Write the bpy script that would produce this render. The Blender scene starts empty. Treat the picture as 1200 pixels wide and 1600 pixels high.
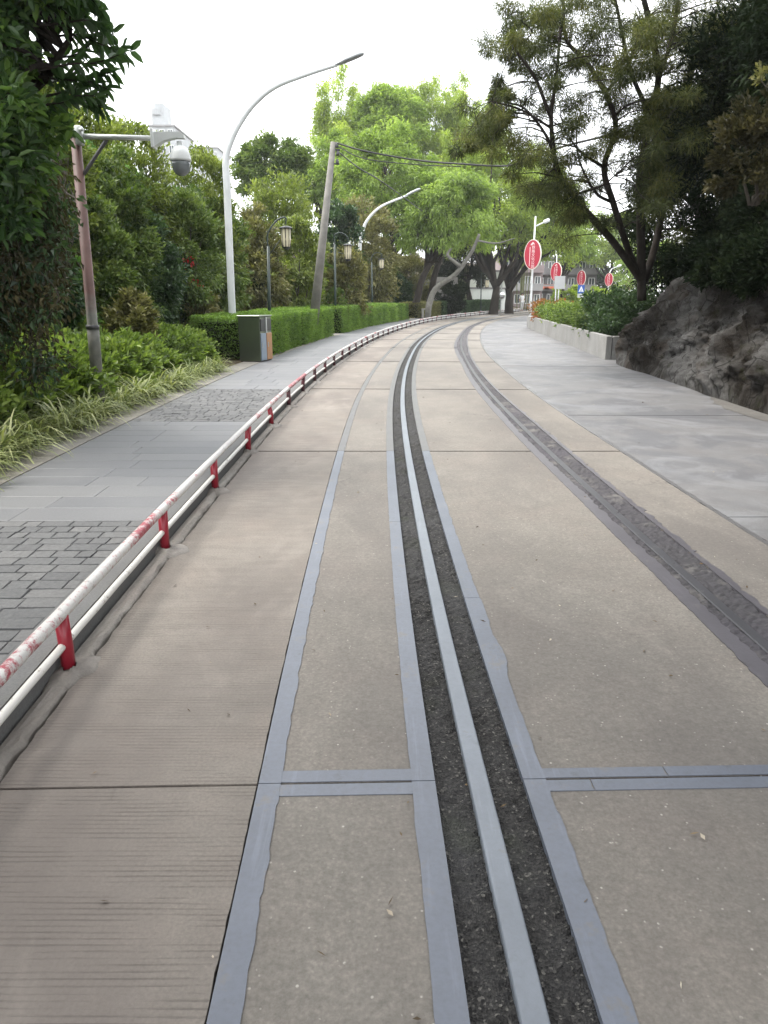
import bpy, math, random
import numpy as np
from mathutils import Vector, Matrix
C = bpy.context.scene
COL = C.collection
rad = math.radians

# ---------------------------------------------------------------- camera, sky, sun, exposure
F, HY, H = 1160.0, 462.0, 1.5                 # focal length and horizon in photo pixels, eye height in metres
PITCH = math.atan((800 - HY) / F)
cam = bpy.data.cameras.new('camera'); camo = bpy.data.objects.new('camera', cam); COL.objects.link(camo)
cam.sensor_fit = 'VERTICAL'; cam.sensor_height = 36; cam.lens = 36 * F / 1600
cam.clip_start = 0.05; cam.clip_end = 2000
camo.location = (0, 0, H); camo.rotation_euler = (math.pi / 2 - PITCH, 0, 0)
C.camera = camo

SUN_EL, SUN_AZ = rad(60), rad(-75)            # azimuth from +Y towards +X
w = bpy.data.worlds.new('World'); C.world = w; w.use_nodes = True
nt = w.node_tree; nt.nodes.clear()
o_ = nt.nodes.new('ShaderNodeOutputWorld'); bg = nt.nodes.new('ShaderNodeBackground')
sk = nt.nodes.new('ShaderNodeTexSky'); sk.sky_type = 'NISHITA'; sk.sun_disc = False
sk.sun_elevation = SUN_EL; sk.sun_rotation = SUN_AZ; sk.dust_density = 3.0; sk.air_density = 1.0
tc = nt.nodes.new('ShaderNodeTexCoord'); nz = nt.nodes.new('ShaderNodeTexNoise'); nz.inputs['Scale'].default_value = 2.2; nz.inputs['Detail'].default_value = 4
rp = nt.nodes.new('ShaderNodeValToRGB'); rp.color_ramp.elements[0].position = .3; rp.color_ramp.elements[1].position = .62
rp.color_ramp.elements[0].color = (.72, .72, .72, 1); rp.color_ramp.elements[1].color = (.97, .97, .97, 1)
mx = nt.nodes.new('ShaderNodeMix'); mx.data_type = 'RGBA'; mx.inputs['B'].default_value = (9.7, 9.85, 10.0, 1)
nt.links.new(tc.outputs['Generated'], nz.inputs['Vector']); nt.links.new(nz.outputs['Fac'], rp.inputs['Fac'])
nt.links.new(rp.outputs['Color'], mx.inputs['Factor']); nt.links.new(sk.outputs['Color'], mx.inputs['A'])
nt.links.new(mx.outputs['Result'], bg.inputs['Color']); bg.inputs['Strength'].default_value = .13
nt.links.new(bg.outputs['Background'], o_.inputs['Surface'])
sl = bpy.data.lights.new('sun', 'SUN'); sl.energy = 1.5; sl.angle = rad(22); sl.color = (1, .955, .88)
so = bpy.data.objects.new('sun', sl); COL.objects.link(so)
sd = Vector((math.sin(SUN_AZ) * math.cos(SUN_EL), math.cos(SUN_AZ) * math.cos(SUN_EL), math.sin(SUN_EL)))
so.rotation_euler = sd.to_track_quat('Z', 'Y').to_euler(); so.location = (0, 0, 60)
C.view_settings.view_transform = 'Standard'; C.view_settings.look = 'None'
C.view_settings.exposure = 1.42; C.view_settings.gamma = 1
C.cycles.max_bounces = 6; C.cycles.diffuse_bounces = 3; C.cycles.glossy_bounces = 2; C.cycles.transmission_bounces = 3
C.cycles.transparent_max_bounces = 4; C.cycles.caustics_reflective = False; C.cycles.caustics_refractive = False

# ---------------------------------------------------------------- geometry of the place
def P(x, y, Y):
    """photo pixel on the vertical plane at distance Y -> world point"""
    a, b = (x - 600) / F, (800 - y) / F
    d = np.array([a, math.cos(PITCH) + b * math.sin(PITCH), -math.sin(PITCH) + b * math.cos(PITCH)])
    t = Y / d[1]
    return Vector((d[0] * t, Y, H + d[2] * t))
def G(x, y, z=0.0):
    a, b = (x - 600) / F, (800 - y) / F
    d = np.array([a, math.cos(PITCH) + b * math.sin(PITCH), -math.sin(PITCH) + b * math.cos(PITCH)])
    t = (z - H) / d[2]
    return d[0] * t, d[1] * t
RV = np.array([-6, 0, 1.2, 3, 5.7, 8.2, 10.8, 15.2, 19.4, 24.7, 32, 40.6, 49.2, 53.5, 60, 72, 100, 140, 200])
RX = np.array([.42, .345, .325, .28, .245, .24, .27, .43, .69, 1.12, 2.0, 3.42, 5.4, 6.7, 8.9, 13.4, 25, 42, 68])
RS = np.gradient(RX, RV)
def rx(v):
    v = np.asarray(v, float); i = np.clip(np.searchsorted(RV, v) - 1, 0, len(RV) - 2)
    h = RV[i + 1] - RV[i]; t = (v - RV[i]) / h
    return ((2*t**3-3*t**2+1)*RX[i] + (t**3-2*t**2+t)*h*RS[i] + (-2*t**3+3*t**2)*RX[i+1] + (t**3-t**2)*h*RS[i+1])
def R(v, d, z=0.0):
    """track coordinates (distance along, metres right of the left rail) -> x, y, z arrays"""
    v = np.asarray(v, float); s = (rx(v + .05) - rx(v - .05)) / .1; q = np.sqrt(1 + s * s)
    d = np.asarray(d, float)
    return np.stack([rx(v) + d / q, v - d * s / q, np.broadcast_to(np.asarray(z, float), np.broadcast(v, d).shape)], -1)
def RVv(v, d, z=0.0): return Vector([float(q) for q in R(v, d, z)])
def to_vd(x, y):
    v = y
    for _ in range(8):
        s = float(rx(v + .05) - rx(v - .05)) / .1; q = math.sqrt(1 + s * s)
        d = (x - float(rx(v))) * q if False else ((x - float(rx(v))) - (y - v) * s) / q
        v = y + d * s / q
    return v, d
def trace(pts, z=0.0):
    a = sorted(to_vd(*G(x, y, z)) for x, y in pts); a = np.array(a)
    gv = np.arange(-6, 140, .1); y = np.interp(gv, a[:, 0], a[:, 1]); kk = np.exp(-.5 * (np.arange(-24, 25) / 9.) ** 2); kk /= kk.sum()
    y = np.convolve(np.pad(y, 24, 'edge'), kk, 'valid'); return lambda v: np.interp(v, gv, y)

# ---------------------------------------------------------------- object helpers
def tag(o, label=None, cat=None, group=None, kind=None):
    if label: o['label'] = label
    if cat: o['category'] = cat
    if group: o['group'] = group
    if kind: o['kind'] = kind
    return o
def thing(name, label, cat, loc=(0, 0, 0), rotz=0, group=None):
    o = bpy.data.objects.new(name, None); COL.objects.link(o); o.location = loc; o.rotation_euler = (0, 0, rotz)
    o.empty_display_size = .2
    return tag(o, label, cat, group)
def copy_tree(o, parent=None):
    c = o.copy(); COL.objects.link(c)
    if parent: c.parent = parent
    for ch in list(o.children): copy_tree(ch, c)
    return c
def link(name, me, mat, parent=None, smooth=True):
    o = bpy.data.objects.new(name, me); COL.objects.link(o)
    for m in (mat if isinstance(mat, (list, tuple)) else [mat]): me.materials.append(m)
    if len(me.polygons): me.polygons.foreach_set('use_smooth', [bool(smooth)] * len(me.polygons))
    if parent:
        o.parent = parent
    return o
class MB:
    """collects shapes (in world or local coordinates) and links them as ONE mesh object"""
    def __init__(s, off=(0, 0, 0)): s.v = []; s.f = []; s.m = []; s.off = Vector(off); s.mi = 0
    def add(s, vs, fs):
        b = len(s.v); s.v += [tuple(Vector(q) - s.off) for q in vs]
        for f in fs: s.f.append(tuple(b + i for i in f)); s.m.append(s.mi)
    def tube(s, pts, r, n=8, cap=True):
        pts = [Vector(p) for p in pts]; k = len(pts); r = r if hasattr(r, '__len__') else [r] * k
        vs = []; ref = None
        for i, p in enumerate(pts):
            t = (pts[min(i + 1, k - 1)] - pts[max(i - 1, 0)])
            t = t.normalized() if t.length > 1e-9 else Vector((0, 0, 1))
            if ref is None: ref = Vector((1, 0, 0)) if abs(t.x) < .8 else Vector((0, 1, 0))
            a = (ref - t * ref.dot(t)).normalized(); ref = a; b = t.cross(a)
            for j in range(n):
                q = 2 * math.pi * j / n; vs.append(p + (a * math.cos(q) + b * math.sin(q)) * r[i])
        fs = [(i*n+j, i*n+(j+1) % n, (i+1)*n+(j+1) % n, (i+1)*n+j) for i in range(k-1) for j in range(n)]
        if cap: fs += [tuple(range(n))[::-1], tuple(range((k-1)*n, k*n))]
        s.add(vs, fs); return s
    def box(s, c, d, rz=0, bev=0.0, M=None):
        c = Vector(c); x, y, z = [q / 2 for q in d]; e = bev
        if e <= 0:
            vs = [(sx*x, sy*y, sz*z) for sz in (-1, 1) for sy in (-1, 1) for sx in (-1, 1)]
            fs = [(0,2,3,1),(4,5,7,6),(0,1,5,4),(2,6,7,3),(0,4,6,2),(1,3,7,5)]
        else:
            ring = lambda a, b, zz: [(a-e,-b,zz),(a,-b+e,zz),(a,b-e,zz),(a-e,b,zz),(-a+e,b,zz),(-a,b-e,zz),(-a,-b+e,zz),(-a+e,-b,zz)]
            vs = ring(x-e, y-e, -z) + ring(x, y, -z+e) + ring(x, y, z-e) + ring(x-e, y-e, z)
            fs = [(i*8+j, i*8+(j+1) % 8, (i+1)*8+(j+1) % 8, (i+1)*8+j) for i in range(3) for j in range(8)] + [tuple(range(8))[::-1], tuple(range(24, 32))]
        T = M if M else Matrix.Rotation(rz, 3, 'Z')
        s.add([c + T @ Vector(q) for q in vs], fs); return s
    def lathe(s, c, prof, n=16, M=None):
        c = Vector(c); vs = []; k = len(prof)
        for r, z in prof:
            for j in range(n):
                q = 2 * math.pi * j / n; p = Vector((r * math.cos(q), r * math.sin(q), z)); vs.append(c + (M @ p if M else p))
        fs = [(i*n+j, i*n+(j+1) % n, (i+1)*n+(j+1) % n, (i+1)*n+j) for i in range(k-1) for j in range(n)] + [tuple(range(n))[::-1], tuple(range((k-1)*n, k*n))]
        s.add(vs, fs); return s
    def prism(s, outline, axis_from, ex, ey, en, th):
        """outline in (ex, ey) around axis_from, extruded th along en"""
        o = Vector(axis_from); ex, ey, en = Vector(ex), Vector(ey), Vector(en); n = len(outline)
        vs = [o + ex*a + ey*b for a, b in outline] + [o + ex*a + ey*b + en*th for a, b in outline]
        s.add(vs, [tuple(range(n)), tuple(range(n, 2*n))[::-1]] + [(i, i+n, (i+1) % n+n, (i+1) % n) for i in range(n)]); return s
    def build(s, name, mat, parent=None, smooth=False, label=None):
        me = bpy.data.meshes.new(name); me.from_pydata(s.v, [], s.f); me.update()
        o = link(name, me, mat, parent, smooth)
        if isinstance(mat, (list, tuple)) and len(mat) > 1: me.polygons.foreach_set('material_index', s.m)
        if label: o['label'] = label
        return o
def np_mesh(name, V, Fq, mat, parent=None, tint=None, smooth=False):
    V = np.asarray(V, np.float32).reshape(-1, 3); Fq = np.asarray(Fq, np.int32); k = Fq.shape[1]; n = len(Fq)
    me = bpy.data.meshes.new(name); me.vertices.add(len(V)); me.vertices.foreach_set('co', V.ravel())
    me.loops.add(n * k); me.loops.foreach_set('vertex_index', Fq.ravel())
    me.polygons.add(n); me.polygons.foreach_set('loop_start', np.arange(0, n * k, k, dtype=np.int32))
    if tint is not None:
        at = me.attributes.new('tint', 'FLOAT', 'POINT'); at.data.foreach_set('value', np.asarray(tint, np.float32))
    me.update(calc_edges=True); me.validate()
    return link(name, me, mat, parent, smooth)

# ---------------------------------------------------------------- materials
def sock(n, k, out=False):
    return (n.outputs if out else n.inputs)[k]
class NT:
    def __init__(s, name):
        s.m = bpy.data.materials.new(name); s.m.use_nodes = True; s.t = s.m.node_tree; s.t.nodes.clear()
        s.out = s.t.nodes.new('ShaderNodeOutputMaterial')
    def n(s, ty, **kw):
        q = s.t.nodes.new('ShaderNode' + ty)
        for k, v in kw.items():
            if hasattr(q, k) and k not in ('inputs',): setattr(q, k, v)
        return q
    def l(s, a, b): s.t.links.new(a, b)
    def put(s, q, k, v):
        if v is None: return
        if isinstance(v, bpy.types.NodeSocket): s.l(v, q.inputs[k])
        else:
            i = q.inputs[k]
            i.default_value = (*v, 1) if isinstance(v, tuple) and len(v) == 3 and i.type == 'RGBA' else v
    def pos(s, scale=(1, 1, 1), obj=False):
        src = s.n('TexCoord').outputs['Object'] if obj else s.n('NewGeometry').outputs['Position']
        mp = s.n('Mapping'); s.l(src, mp.inputs['Vector']); mp.inputs['Scale'].default_value = scale; return mp.outputs['Vector']
    def noise(s, scale, detail=4, rough=.55, vec=None, dist=0):
        q = s.n('TexNoise'); s.put(q, 'Scale', scale); s.put(q, 'Detail', detail); s.put(q, 'Roughness', rough); s.put(q, 'Distortion', dist)
        s.l(vec if vec is not None else s.pos(), q.inputs['Vector']); return q.outputs['Fac']
    def vor(s, scale, vec=None, feature='F1', out='Distance'):
        q = s.n('TexVoronoi', feature=feature); s.put(q, 'Scale', scale); s.l(vec if vec is not None else s.pos(), q.inputs['Vector']); return q.outputs[out]
    def ramp(s, fac, stops):
        q = s.n('ValToRGB'); e = q.color_ramp.elements
        while len(e) < len(stops): e.new(.5)
        for i, (p, c) in enumerate(stops):
            e[i].position = p; e[i].color = (*c, 1) if isinstance(c, tuple) else (c, c, c, 1)
        s.l(fac, q.inputs['Fac']); return q.outputs['Color']
    def mix(s, fac, a, b, mode='MIX'):
        q = s.n('Mix', data_type='RGBA', blend_type=mode); s.put(q, 'Factor', fac); s.put(q, 'A', a); s.put(q, 'B', b); return q.outputs['Result']
    def math(s, op, a, b=None, clamp=False):
        q = s.n('Math', operation=op, use_clamp=clamp); s.put(q, 0, a)
        if b is not None: s.put(q, 1, b)
        return q.outputs[0]
    def bump(s, h, strength=.3, dist=.01, prev=None):
        q = s.n('Bump'); s.put(q, 'Strength', strength); s.put(q, 'Distance', dist); s.l(h, q.inputs['Height'])
        if prev is not None: s.l(prev, q.inputs['Normal'])
        return q.outputs['Normal']
    def bsdf(s, col, rough=.7, metal=0., normal=None, spec=.5):
        q = s.n('BsdfPrincipled'); s.put(q, 'Base Color', col); s.put(q, 'Roughness', rough); s.put(q, 'Metallic', metal); s.put(q, 'Specular IOR Level', spec)
        if normal is not None: s.l(normal, q.inputs['Normal'])
        return q.outputs['BSDF']
    def done(s, sh): s.l(sh, s.out.inputs['Surface']); return s.m

def concrete(name, c0, c1, warm, broom=0., speck=0., stain=0., rough=.72, dark=None):
    t = NT(name)
    big = t.noise(.9, 5, .6); mid = t.noise(5, 5, .65); fine = t.noise(90, 3, .7)
    col = t.mix(t.ramp(big, [(.32, 0.), (.68, 1.)]), c0, c1)
    col = t.mix(t.math('MULTIPLY', t.ramp(t.noise(1.7, 4, .6), [(.45, 0.), (.75, 1.)]), .5), col, warm)
    col = t.mix(t.ramp(mid, [(.3, .35), (.75, 0.)]), col, tuple(q * .62 for q in c0))
    col = t.mix(.45, col, t.ramp(fine, [(.25, .25), (.5, .5), (.8, .8)]), 'OVERLAY')
    h = t.math('MULTIPLY', fine, .5)
    nrm = t.bump(fine, .35, .004)
    if dark:   # traffic grime: long soft blotches with their own outline
        col = t.mix(t.math('MULTIPLY', t.ramp(t.noise(1, 5, .6, t.pos((.9, .35, 1))), [(.42, 0.), (.62, 1.)]), .72), col, dark); col = t.mix(t.math('MULTIPLY', t.ramp(t.noise(1, 6, .7, t.pos((1.6, .9, 1)), 1.), [(.55, 0.), (.70, 1.)]), .3), col, tuple(q * 1.25 for q in c1))
    if broom:
        wv = t.n('TexWave', wave_type='BANDS', bands_direction='Y', wave_profile='SIN'); t.put(wv, 'Scale', 17.); t.put(wv, 'Distortion', 3.2); t.put(wv, 'Detail', 2.); t.put(wv, 'Detail Scale', .35)
        t.l(t.pos((.25, 1, 1)), wv.inputs['Vector'])
        msk = t.ramp(t.noise(1, 4, .6, t.pos((3.2, 16, 1))), [(.40, 0.), (.62, 1.)])
        ln = t.math('MULTIPLY', t.ramp(wv.outputs['Fac'], [(.0, 1.), (.28, 0.)]), msk)
        col = t.mix(t.math('MULTIPLY', ln, .33 * broom), col, (.05, .042, .038)); nrm = t.bump(t.math('MULTIPLY', ln, -1.), .5, .006, nrm)
    if speck:
        g_ = t.noise(34, 6, .8); col = t.mix(.42, col, t.ramp(g_, [(.32, .25), (.5, .5), (.7, .78)]), 'OVERLAY'); nrm = t.bump(g_, .3, .004, nrm)
        v = t.vor(46); sp = t.math('MULTIPLY', t.ramp(v, [(.12, 1.), (.22, 0.)]), t.ramp(t.noise(22, 3), [(.55, 0.), (.64, 1.)]))
        col = t.mix(t.math('MULTIPLY', sp, speck), col, (.62, .58, .52))
        v2 = t.vor(70); col = t.mix(t.ramp(v2, [(.2, 0.), (.7, .25)]), col, tuple(q * .55 for q in c0))
    if speck or broom:   # sparse hairline cracks
        wp = t.n('VectorMath', operation='ADD'); t.l(t.pos(), wp.inputs[0]); nv = t.n('TexNoise'); t.put(nv, 'Scale', 2.5); t.put(nv, 'Detail', 5.); t.l(t.pos(), nv.inputs['Vector']); t.l(nv.outputs['Color'], wp.inputs[1])
        ck = t.math('MULTIPLY', t.ramp(t.vor(.42, wp.outputs[0], 'DISTANCE_TO_EDGE'), [(.0, 1.), (.0035, 0.)]), t.ramp(t.noise(.6, 3), [(.52, 0.), (.6, 1.)]))
        col = t.mix(t.math('MULTIPLY', ck, .55), col, (.05, .045, .04)); nrm = t.bump(t.math('MULTIPLY', ck, -1.), .4, .004, nrm)
    if stain:
        st = t.ramp(t.noise(1, 6, .62, t.pos((.9, .75, 1)), .9), [(.46, 0.), (.56, 1.)])
        col = t.mix(t.math('MULTIPLY', st, stain), col, (.085, .088, .10))
        st2 = t.ramp(t.noise(1, 6, .7, t.pos((1.1, 1.2, 1)), 1.2), [(.5, 0.), (.62, 1.)])
        col = t.mix(t.math('MULTIPLY', st2, stain * .8), col, (.27, .275, .285))
    return t.done(t.bsdf(col, rough, 0, nrm, .4))
M = {}
M['slab_left'] = concrete('broomed concrete', (.208, .184, .160), (.276, .246, .214), (.262, .214, .18), broom=1., dark=(.14, .12, .108))
M['slab_mid'] = concrete('worn concrete', (.202, .183, .160), (.268, .244, .213), (.248, .204, .178), speck=.65, dark=(.135, .122, .112))
M['slab_right'] = concrete('stained concrete', (.155, .153, .155), (.20, .197, .197), (.165, .15, .145), stain=.45, rough=.6)
M['kerb'] = concrete('kerb concrete', (.12, .12, .119), (.165, .164, .162), (.14, .132, .12))
M['mortar'] = concrete('mortar', (.22, .2, .178), (.36, .335, .305), (.3, .24, .22), dark=(.12, .108, .096))
M['edging'] = concrete('path edging', (.18, .168, .15), (.25, .235, .21), (.18, .16, .115))
M['planter'] = concrete('planter concrete', (.25, .247, .238), (.34, .335, .325), (.26, .245, .22))
M['pale_stone'] = concrete('pale stone', (.4, .38, .34), (.5, .48, .44), (.4, .38, .3))
def simple(name, col, rough=.5, metal=0., var=.25, scale=6, bump=.0, spec=.5, obj=False):
    t = NT(name); p = t.pos(obj=obj); a = t.noise(scale, 5, .6, p); dk = tuple(q * (1 - var) for q in col); lt = tuple(min(1, q * (1 + var * .6)) for q in col)
    c = t.ramp(a, [(.3, dk), (.7, lt)]); n = t.bump(t.noise(scale * 8, 3, .6, p), bump, .003) if bump else None
    return t.done(t.bsdf(c, rough, metal, n, spec))
def strip_mat(name, col, dirt):
    t = NT(name); c = t.ramp(t.noise(2.5, 4, .6), [(.3, tuple(q * .86 for q in col)), (.7, tuple(q * 1.1 for q in col))])
    sp = t.ramp(t.noise(9, 5, .7), [(.60, 0.), (.70, 1.)]); c = t.mix(t.math('MULTIPLY', sp, .55), c, dirt)
    c = t.mix(t.ramp(t.noise(60, 3, .7), [(.3, .3), (.6, 0.)]), c, dirt); c = t.mix(t.ramp(t.noise(1, 4, .6, t.pos((30, 2, 1))), [(.58, 0.), (.72, .4)]), c, tuple(q * 1.5 for q in col)); c = t.mix(t.ramp(t.noise(5, 6, .75), [(.58, 0.), (.66, .7)]), c, (.155, .145, .135))
    return t.done(t.bsdf(c, .42, 0, t.bump(t.noise(30, 3), .12, .004), .5))
M['strip'] = strip_mat('blue grey painted steel', (.132, .147, .182), (.085, .088, .097))
M['strip_purple'] = strip_mat('dull purple grey steel', (.105, .098, .11), (.065, .06, .06))
M['strip_dull'] = strip_mat('dull grey steel', (.125, .123, .125), (.085, .078, .074))
M['rail'] = strip_mat('polished rail steel', (.185, .206, .238), (.13, .142, .16))
M['rail_dark'] = strip_mat('dark rail steel', (.058, .057, .064), (.05, .05, .05))
t = NT('ballast'); v = t.vor(150, out='Color'); hs = t.n('SeparateColor'); t.l(v, hs.inputs[0])
c = t.ramp(hs.outputs[0], [(0., (.014, .013, .013)), (.6, (.038, .036, .034)), (.93, (.066, .062, .058)), (1., (.2, .19, .17))])
c = t.mix(t.ramp(t.noise(1.6, 4), [(.4, 0.), (.7, .55)]), c, (.075, .075, .078))
c = t.mix(t.ramp(t.noise(3.1, 4), [(.55, 0.), (.75, .35)]), c, (.05, .062, .03))
M['ballast'] = t.done(t.bsdf(c, .85, 0, t.bump(t.vor(150), .9, .008), .35))
t = NT('dirty groove fill'); c = t.ramp(t.noise(60, 4, .7), [(.3, (.03, .028, .03)), (.7, (.085, .08, .084))])
c = t.mix(t.ramp(t.noise(2.6, 5, .7), [(.52, 0.), (.64, .8)]), c, (.17, .16, .15)); c = t.mix(t.ramp(t.noise(1.3, 4), [(.4, .6), (.6, 0.)]), c, (.085, .078, .09))
M['groove_fill'] = t.done(t.bsdf(c, .8, 0, t.bump(t.noise(50, 5, .7), .6, .006), .35))
t = NT('soil'); c = t.ramp(t.noise(3, 6, .65), [(.3, (.035, .026, .018)), (.55, (.075, .058, .04)), (.75, (.06, .07, .03))])
M['soil'] = t.done(t.bsdf(c, .95, 0, t.bump(t.noise(14, 5), .8, .05), .2))
M['dirt'] = concrete('washed dirt', (.13, .122, .112), (.2, .19, .175), (.16, .145, .128), speck=.6)
M['dark_bed'] = simple('dark joint dirt', (.022, .02, .018), .95, 0, .4, 30, .5, .2)
t = NT('slate paving'); isl = t.n('NewGeometry').outputs['Random Per Island']
c = t.ramp(isl, [(0., (.122, .125, .133)), (.5, (.14, .142, .15)), (1., (.16, .161, .165))])
c = t.mix(t.ramp(t.noise(2.2, 5, .6), [(.4, 0.), (.75, .5)]), c, (.175, .175, .175)); c = t.mix(.3, c, t.ramp(t.noise(70, 3), [(.25, .3), (.75, .7)]), 'OVERLAY')
M['slate'] = t.done(t.bsdf(c, .55, 0, t.bump(t.noise(25, 4), .2, .004), .45))
t = NT('split stone setts'); isl = t.n('NewGeometry').outputs['Random Per Island']
c = t.ramp(isl, [(0., (.105, .106, .108)), (.5, (.122, .123, .124)), (1., (.145, .144, .143))])
c = t.mix(.45, c, t.ramp(t.noise(45, 4, .7), [(.25, .25), (.75, .75)]), 'OVERLAY')
M['setts'] = t.done(t.bsdf(c, .7, 0, t.bump(t.noise(22, 5, .7), .9, .014), .4))
t = NT('worn white and red rail paint')
f1 = t.noise(1.6, 2, .5); f2 = t.noise(26, 5, .7)
c = t.mix(t.ramp(t.math('ADD', f1, t.math('MULTIPLY', f2, .55)), [(.83, 0.), (.90, 1.)]), (.56, .545, .525), (.32, .05, .07))
c = t.mix(t.ramp(t.noise(42, 5, .75), [(.56, 0.), (.64, 1.)]), c, (.46, .3, .3)); c = t.mix(t.ramp(t.noise(17, 5, .7), [(.60, 0.), (.68, .8)]), c, (.3, .29, .28))
M['rail_paint'] = t.done(t.bsdf(c, .5, 0, t.bump(f2, .3, .003), .5))
t = NT('chipped white paint'); c = t.mix(t.ramp(t.noise(24, 5, .7), [(.60, 0.), (.66, 1.)]), (.66, .645, .61), (.25, .21, .19)); M['rail_white'] = t.done(t.bsdf(c, .45, 0, None, .5))
t = NT('dull dark red paint'); c = t.mix(t.ramp(t.noise(20, 5, .7), [(.45, 0.), (.6, 1.)]), (.10, .02, .028), (.055, .04, .042)); M['red_dull'] = t.done(t.bsdf(c, .5, 0, None, .4))
t = NT('dark red paint'); c = t.mix(t.ramp(t.noise(30, 5, .7), [(.62, 0.), (.68, 1.)]), (.27, .014, .028), (.1, .05, .05)); M['red'] = t.done(t.bsdf(c, .35, 0, None, .5))
M['lamp_white'] = simple('white lamp paint', (.66, .68, .68), .35, 0, .12, 3)
M['lamp_grey'] = simple('lamp head grey', (.36, .38, .39), .35, 0, .1, 4)
t = NT('rusty red pole paint'); z = t.n('SeparateXYZ'); t.l(t.n('NewGeometry').outputs['Position'], z.inputs[0])
c = t.ramp(t.noise(5, 5, .6), [(.3, (.088, .042, .035)), (.7, (.14, .068, .056))])
zz = t.math('ADD', z.outputs[2], t.math('MULTIPLY', t.noise(9, 4), .35))
c = t.mix(t.ramp(zz, [(.0, 0.), (.01, 0.)]), c, c)
mr = t.n('MapRange'); t.l(zz, mr.inputs[0]); mr.inputs[1].default_value = 1.45; mr.inputs[2].default_value = 1.75
c = t.mix(mr.outputs[0], t.ramp(t.noise(12, 4), [(.3, (.10, .105, .09)), (.7, (.17, .165, .14))]), c)
M['pole_red'] = t.done(t.bsdf(c, .6, 0, t.bump(t.noise(40, 3), .3, .003)))
M['pole_grey'] = simple('grey pole cap', (.075, .075, .08), .5, 0, .3, 10)
M['galv'] = simple('galvanised arm', (.52, .54, .52), .4, .2, .15, 8)
M['cam_white'] = simple('camera casing', (.68, .70, .69), .35, 0, .06, 4)
M['dome'] = simple('smoked dome', (.20, .22, .225), .12, 0, .1, 4, 0, .6)
M['black'] = simple('black metal', (.018, .02, .02), .45, 0, .2, 8)
M['dark_green'] = simple('dark green metal', (.02, .036, .03), .45, 0, .2, 8)
t = NT('lantern paper glass'); t1 = t.bsdf((.62, .56, .40), .3); M['lantern_glass'] = t.done(t1)
M['pole_conc'] = simple('grey pole concrete', (.20, .19, .172), .85, 0, .3, 4, .4)
M['bin_steel'] = simple('greenish brushed steel', (.17, .20, .145), .28, .85, .12, 1.2)
M['bin_blue'] = simple('blue grey bin door', (.23, .29, .36), .4, .2, .12, 5)
M['bin_orange'] = simple('orange brown bin door', (.42, .21, .085), .45, 0, .15, 6)
M['sign_red'] = simple('red sign face', (.42, .018, .045), .4, 0, .06, 2)
M['sign_pink'] = simple('faded pink sign face', (.52, .1, .14), .45, 0, .08, 2)
M['sign_rim'] = simple('pale sign rim', (.72, .66, .58), .4, 0, .05, 2)
M['letter'] = simple('pale lettering', (.8, .62, .62), .5, 0, .03, 2)
M['white'] = simple('white paint', (.74, .75, .74), .45, 0, .06, 2)
M['board'] = simple('off white board', (.42, .43, .43), .5, 0, .08, 2)
M['sign_blue'] = simple('blue sign face', (.02, .09, .36), .4, 0, .06, 2)
M['wall_white'] = simple('white render', (.62, .64, .60), .8, 0, .12, .6, .1)
M['wall_pale'] = simple('pale grey concrete', (.30, .295, .295), .85, 0, .15, .5)
M['wall_far'] = simple('weathered white render', (.42, .435, .445), .8, 0, .12, .6)
M['wall_pink'] = simple('pinkish render', (.28, .225, .225), .85, 0, .15, .5, .1)
M['wall_grey'] = simple('grey render', (.19, .182, .185), .85, 0, .15, .5, .1)
M['glass'] = simple('window glass', (.06, .075, .085), .12, 0, .3, .6)
M['awning'] = simple('orange awning', (.52, .13, .06), .6, 0, .15, 2)
M['cable'] = simple('black cable', (.02, .02, .02), .6, 0, .1, 2)
t = NT('ashlar'); br = t.n('TexBrick'); t.put(br, 'Scale', 1.); t.put(br, 'Color1', (.11, .105, .095)); t.put(br, 'Color2', (.18, .172, .155)); t.put(br, 'Mortar', (.06, .058, .052)); t.put(br, 'Mortar Size', .02); t.put(br, 'Brick Width', .9); t.put(br, 'Row Height', .42)
sx = t.n('SeparateXYZ'); t.l(t.n('NewGeometry').outputs['Position'], sx.inputs[0]); cx = t.n('CombineXYZ'); t.l(sx.outputs[0], cx.inputs[0]); t.l(sx.outputs[2], cx.inputs[1]); t.l(cx.outputs[0], br.inputs['Vector'])
M['ashlar'] = t.done(t.bsdf(t.mix(.5, br.outputs['Color'], t.ramp(t.noise(2, 5), [(.3, .3), (.7, .7)]), 'OVERLAY'), .9))
t = NT('rock'); p = t.pos(); sl_ = t.pos((1.6, 1.1, .45)); a = t.noise(1.5, 9, .7, p, .8); b = t.noise(1.4, 8, .72, sl_, 1.4)
c = t.ramp(a, [(.30, (.022, .017, .013)), (.44, (.06, .052, .045)), (.56, (.13, .12, .108)), (.70, (.31, .30, .285))])
c = t.mix(t.ramp(b, [(.40, .9), (.56, 0.)]), c, (.026, .019, .013)); c = t.mix(t.ramp(t.noise(.55, 4), [(.46, 0.), (.58, .75)]), c, t.ramp(t.noise(6, 6, .7), [(.35, (.14, .135, .13)), (.65, (.38, .375, .365))]))
c = t.mix(t.ramp(t.noise(.9, 4, .5, t.pos((1, 1, 1.7))), [(.56, 0.), (.68, .35)]), c, (.17, .125, .09)); c = t.mix(t.ramp(t.noise(3.5, 6, .7), [(.56, 0.), (.66, .6)]), c, (.045, .05, .02))
cr_ = t.vor(2.2, t.pos((1.5, 1.2, .6)), 'DISTANCE_TO_EDGE'); c = t.mix(t.ramp(cr_, [(.0, .8), (.028, 0.)]), c, (.012, .01, .008))
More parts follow.
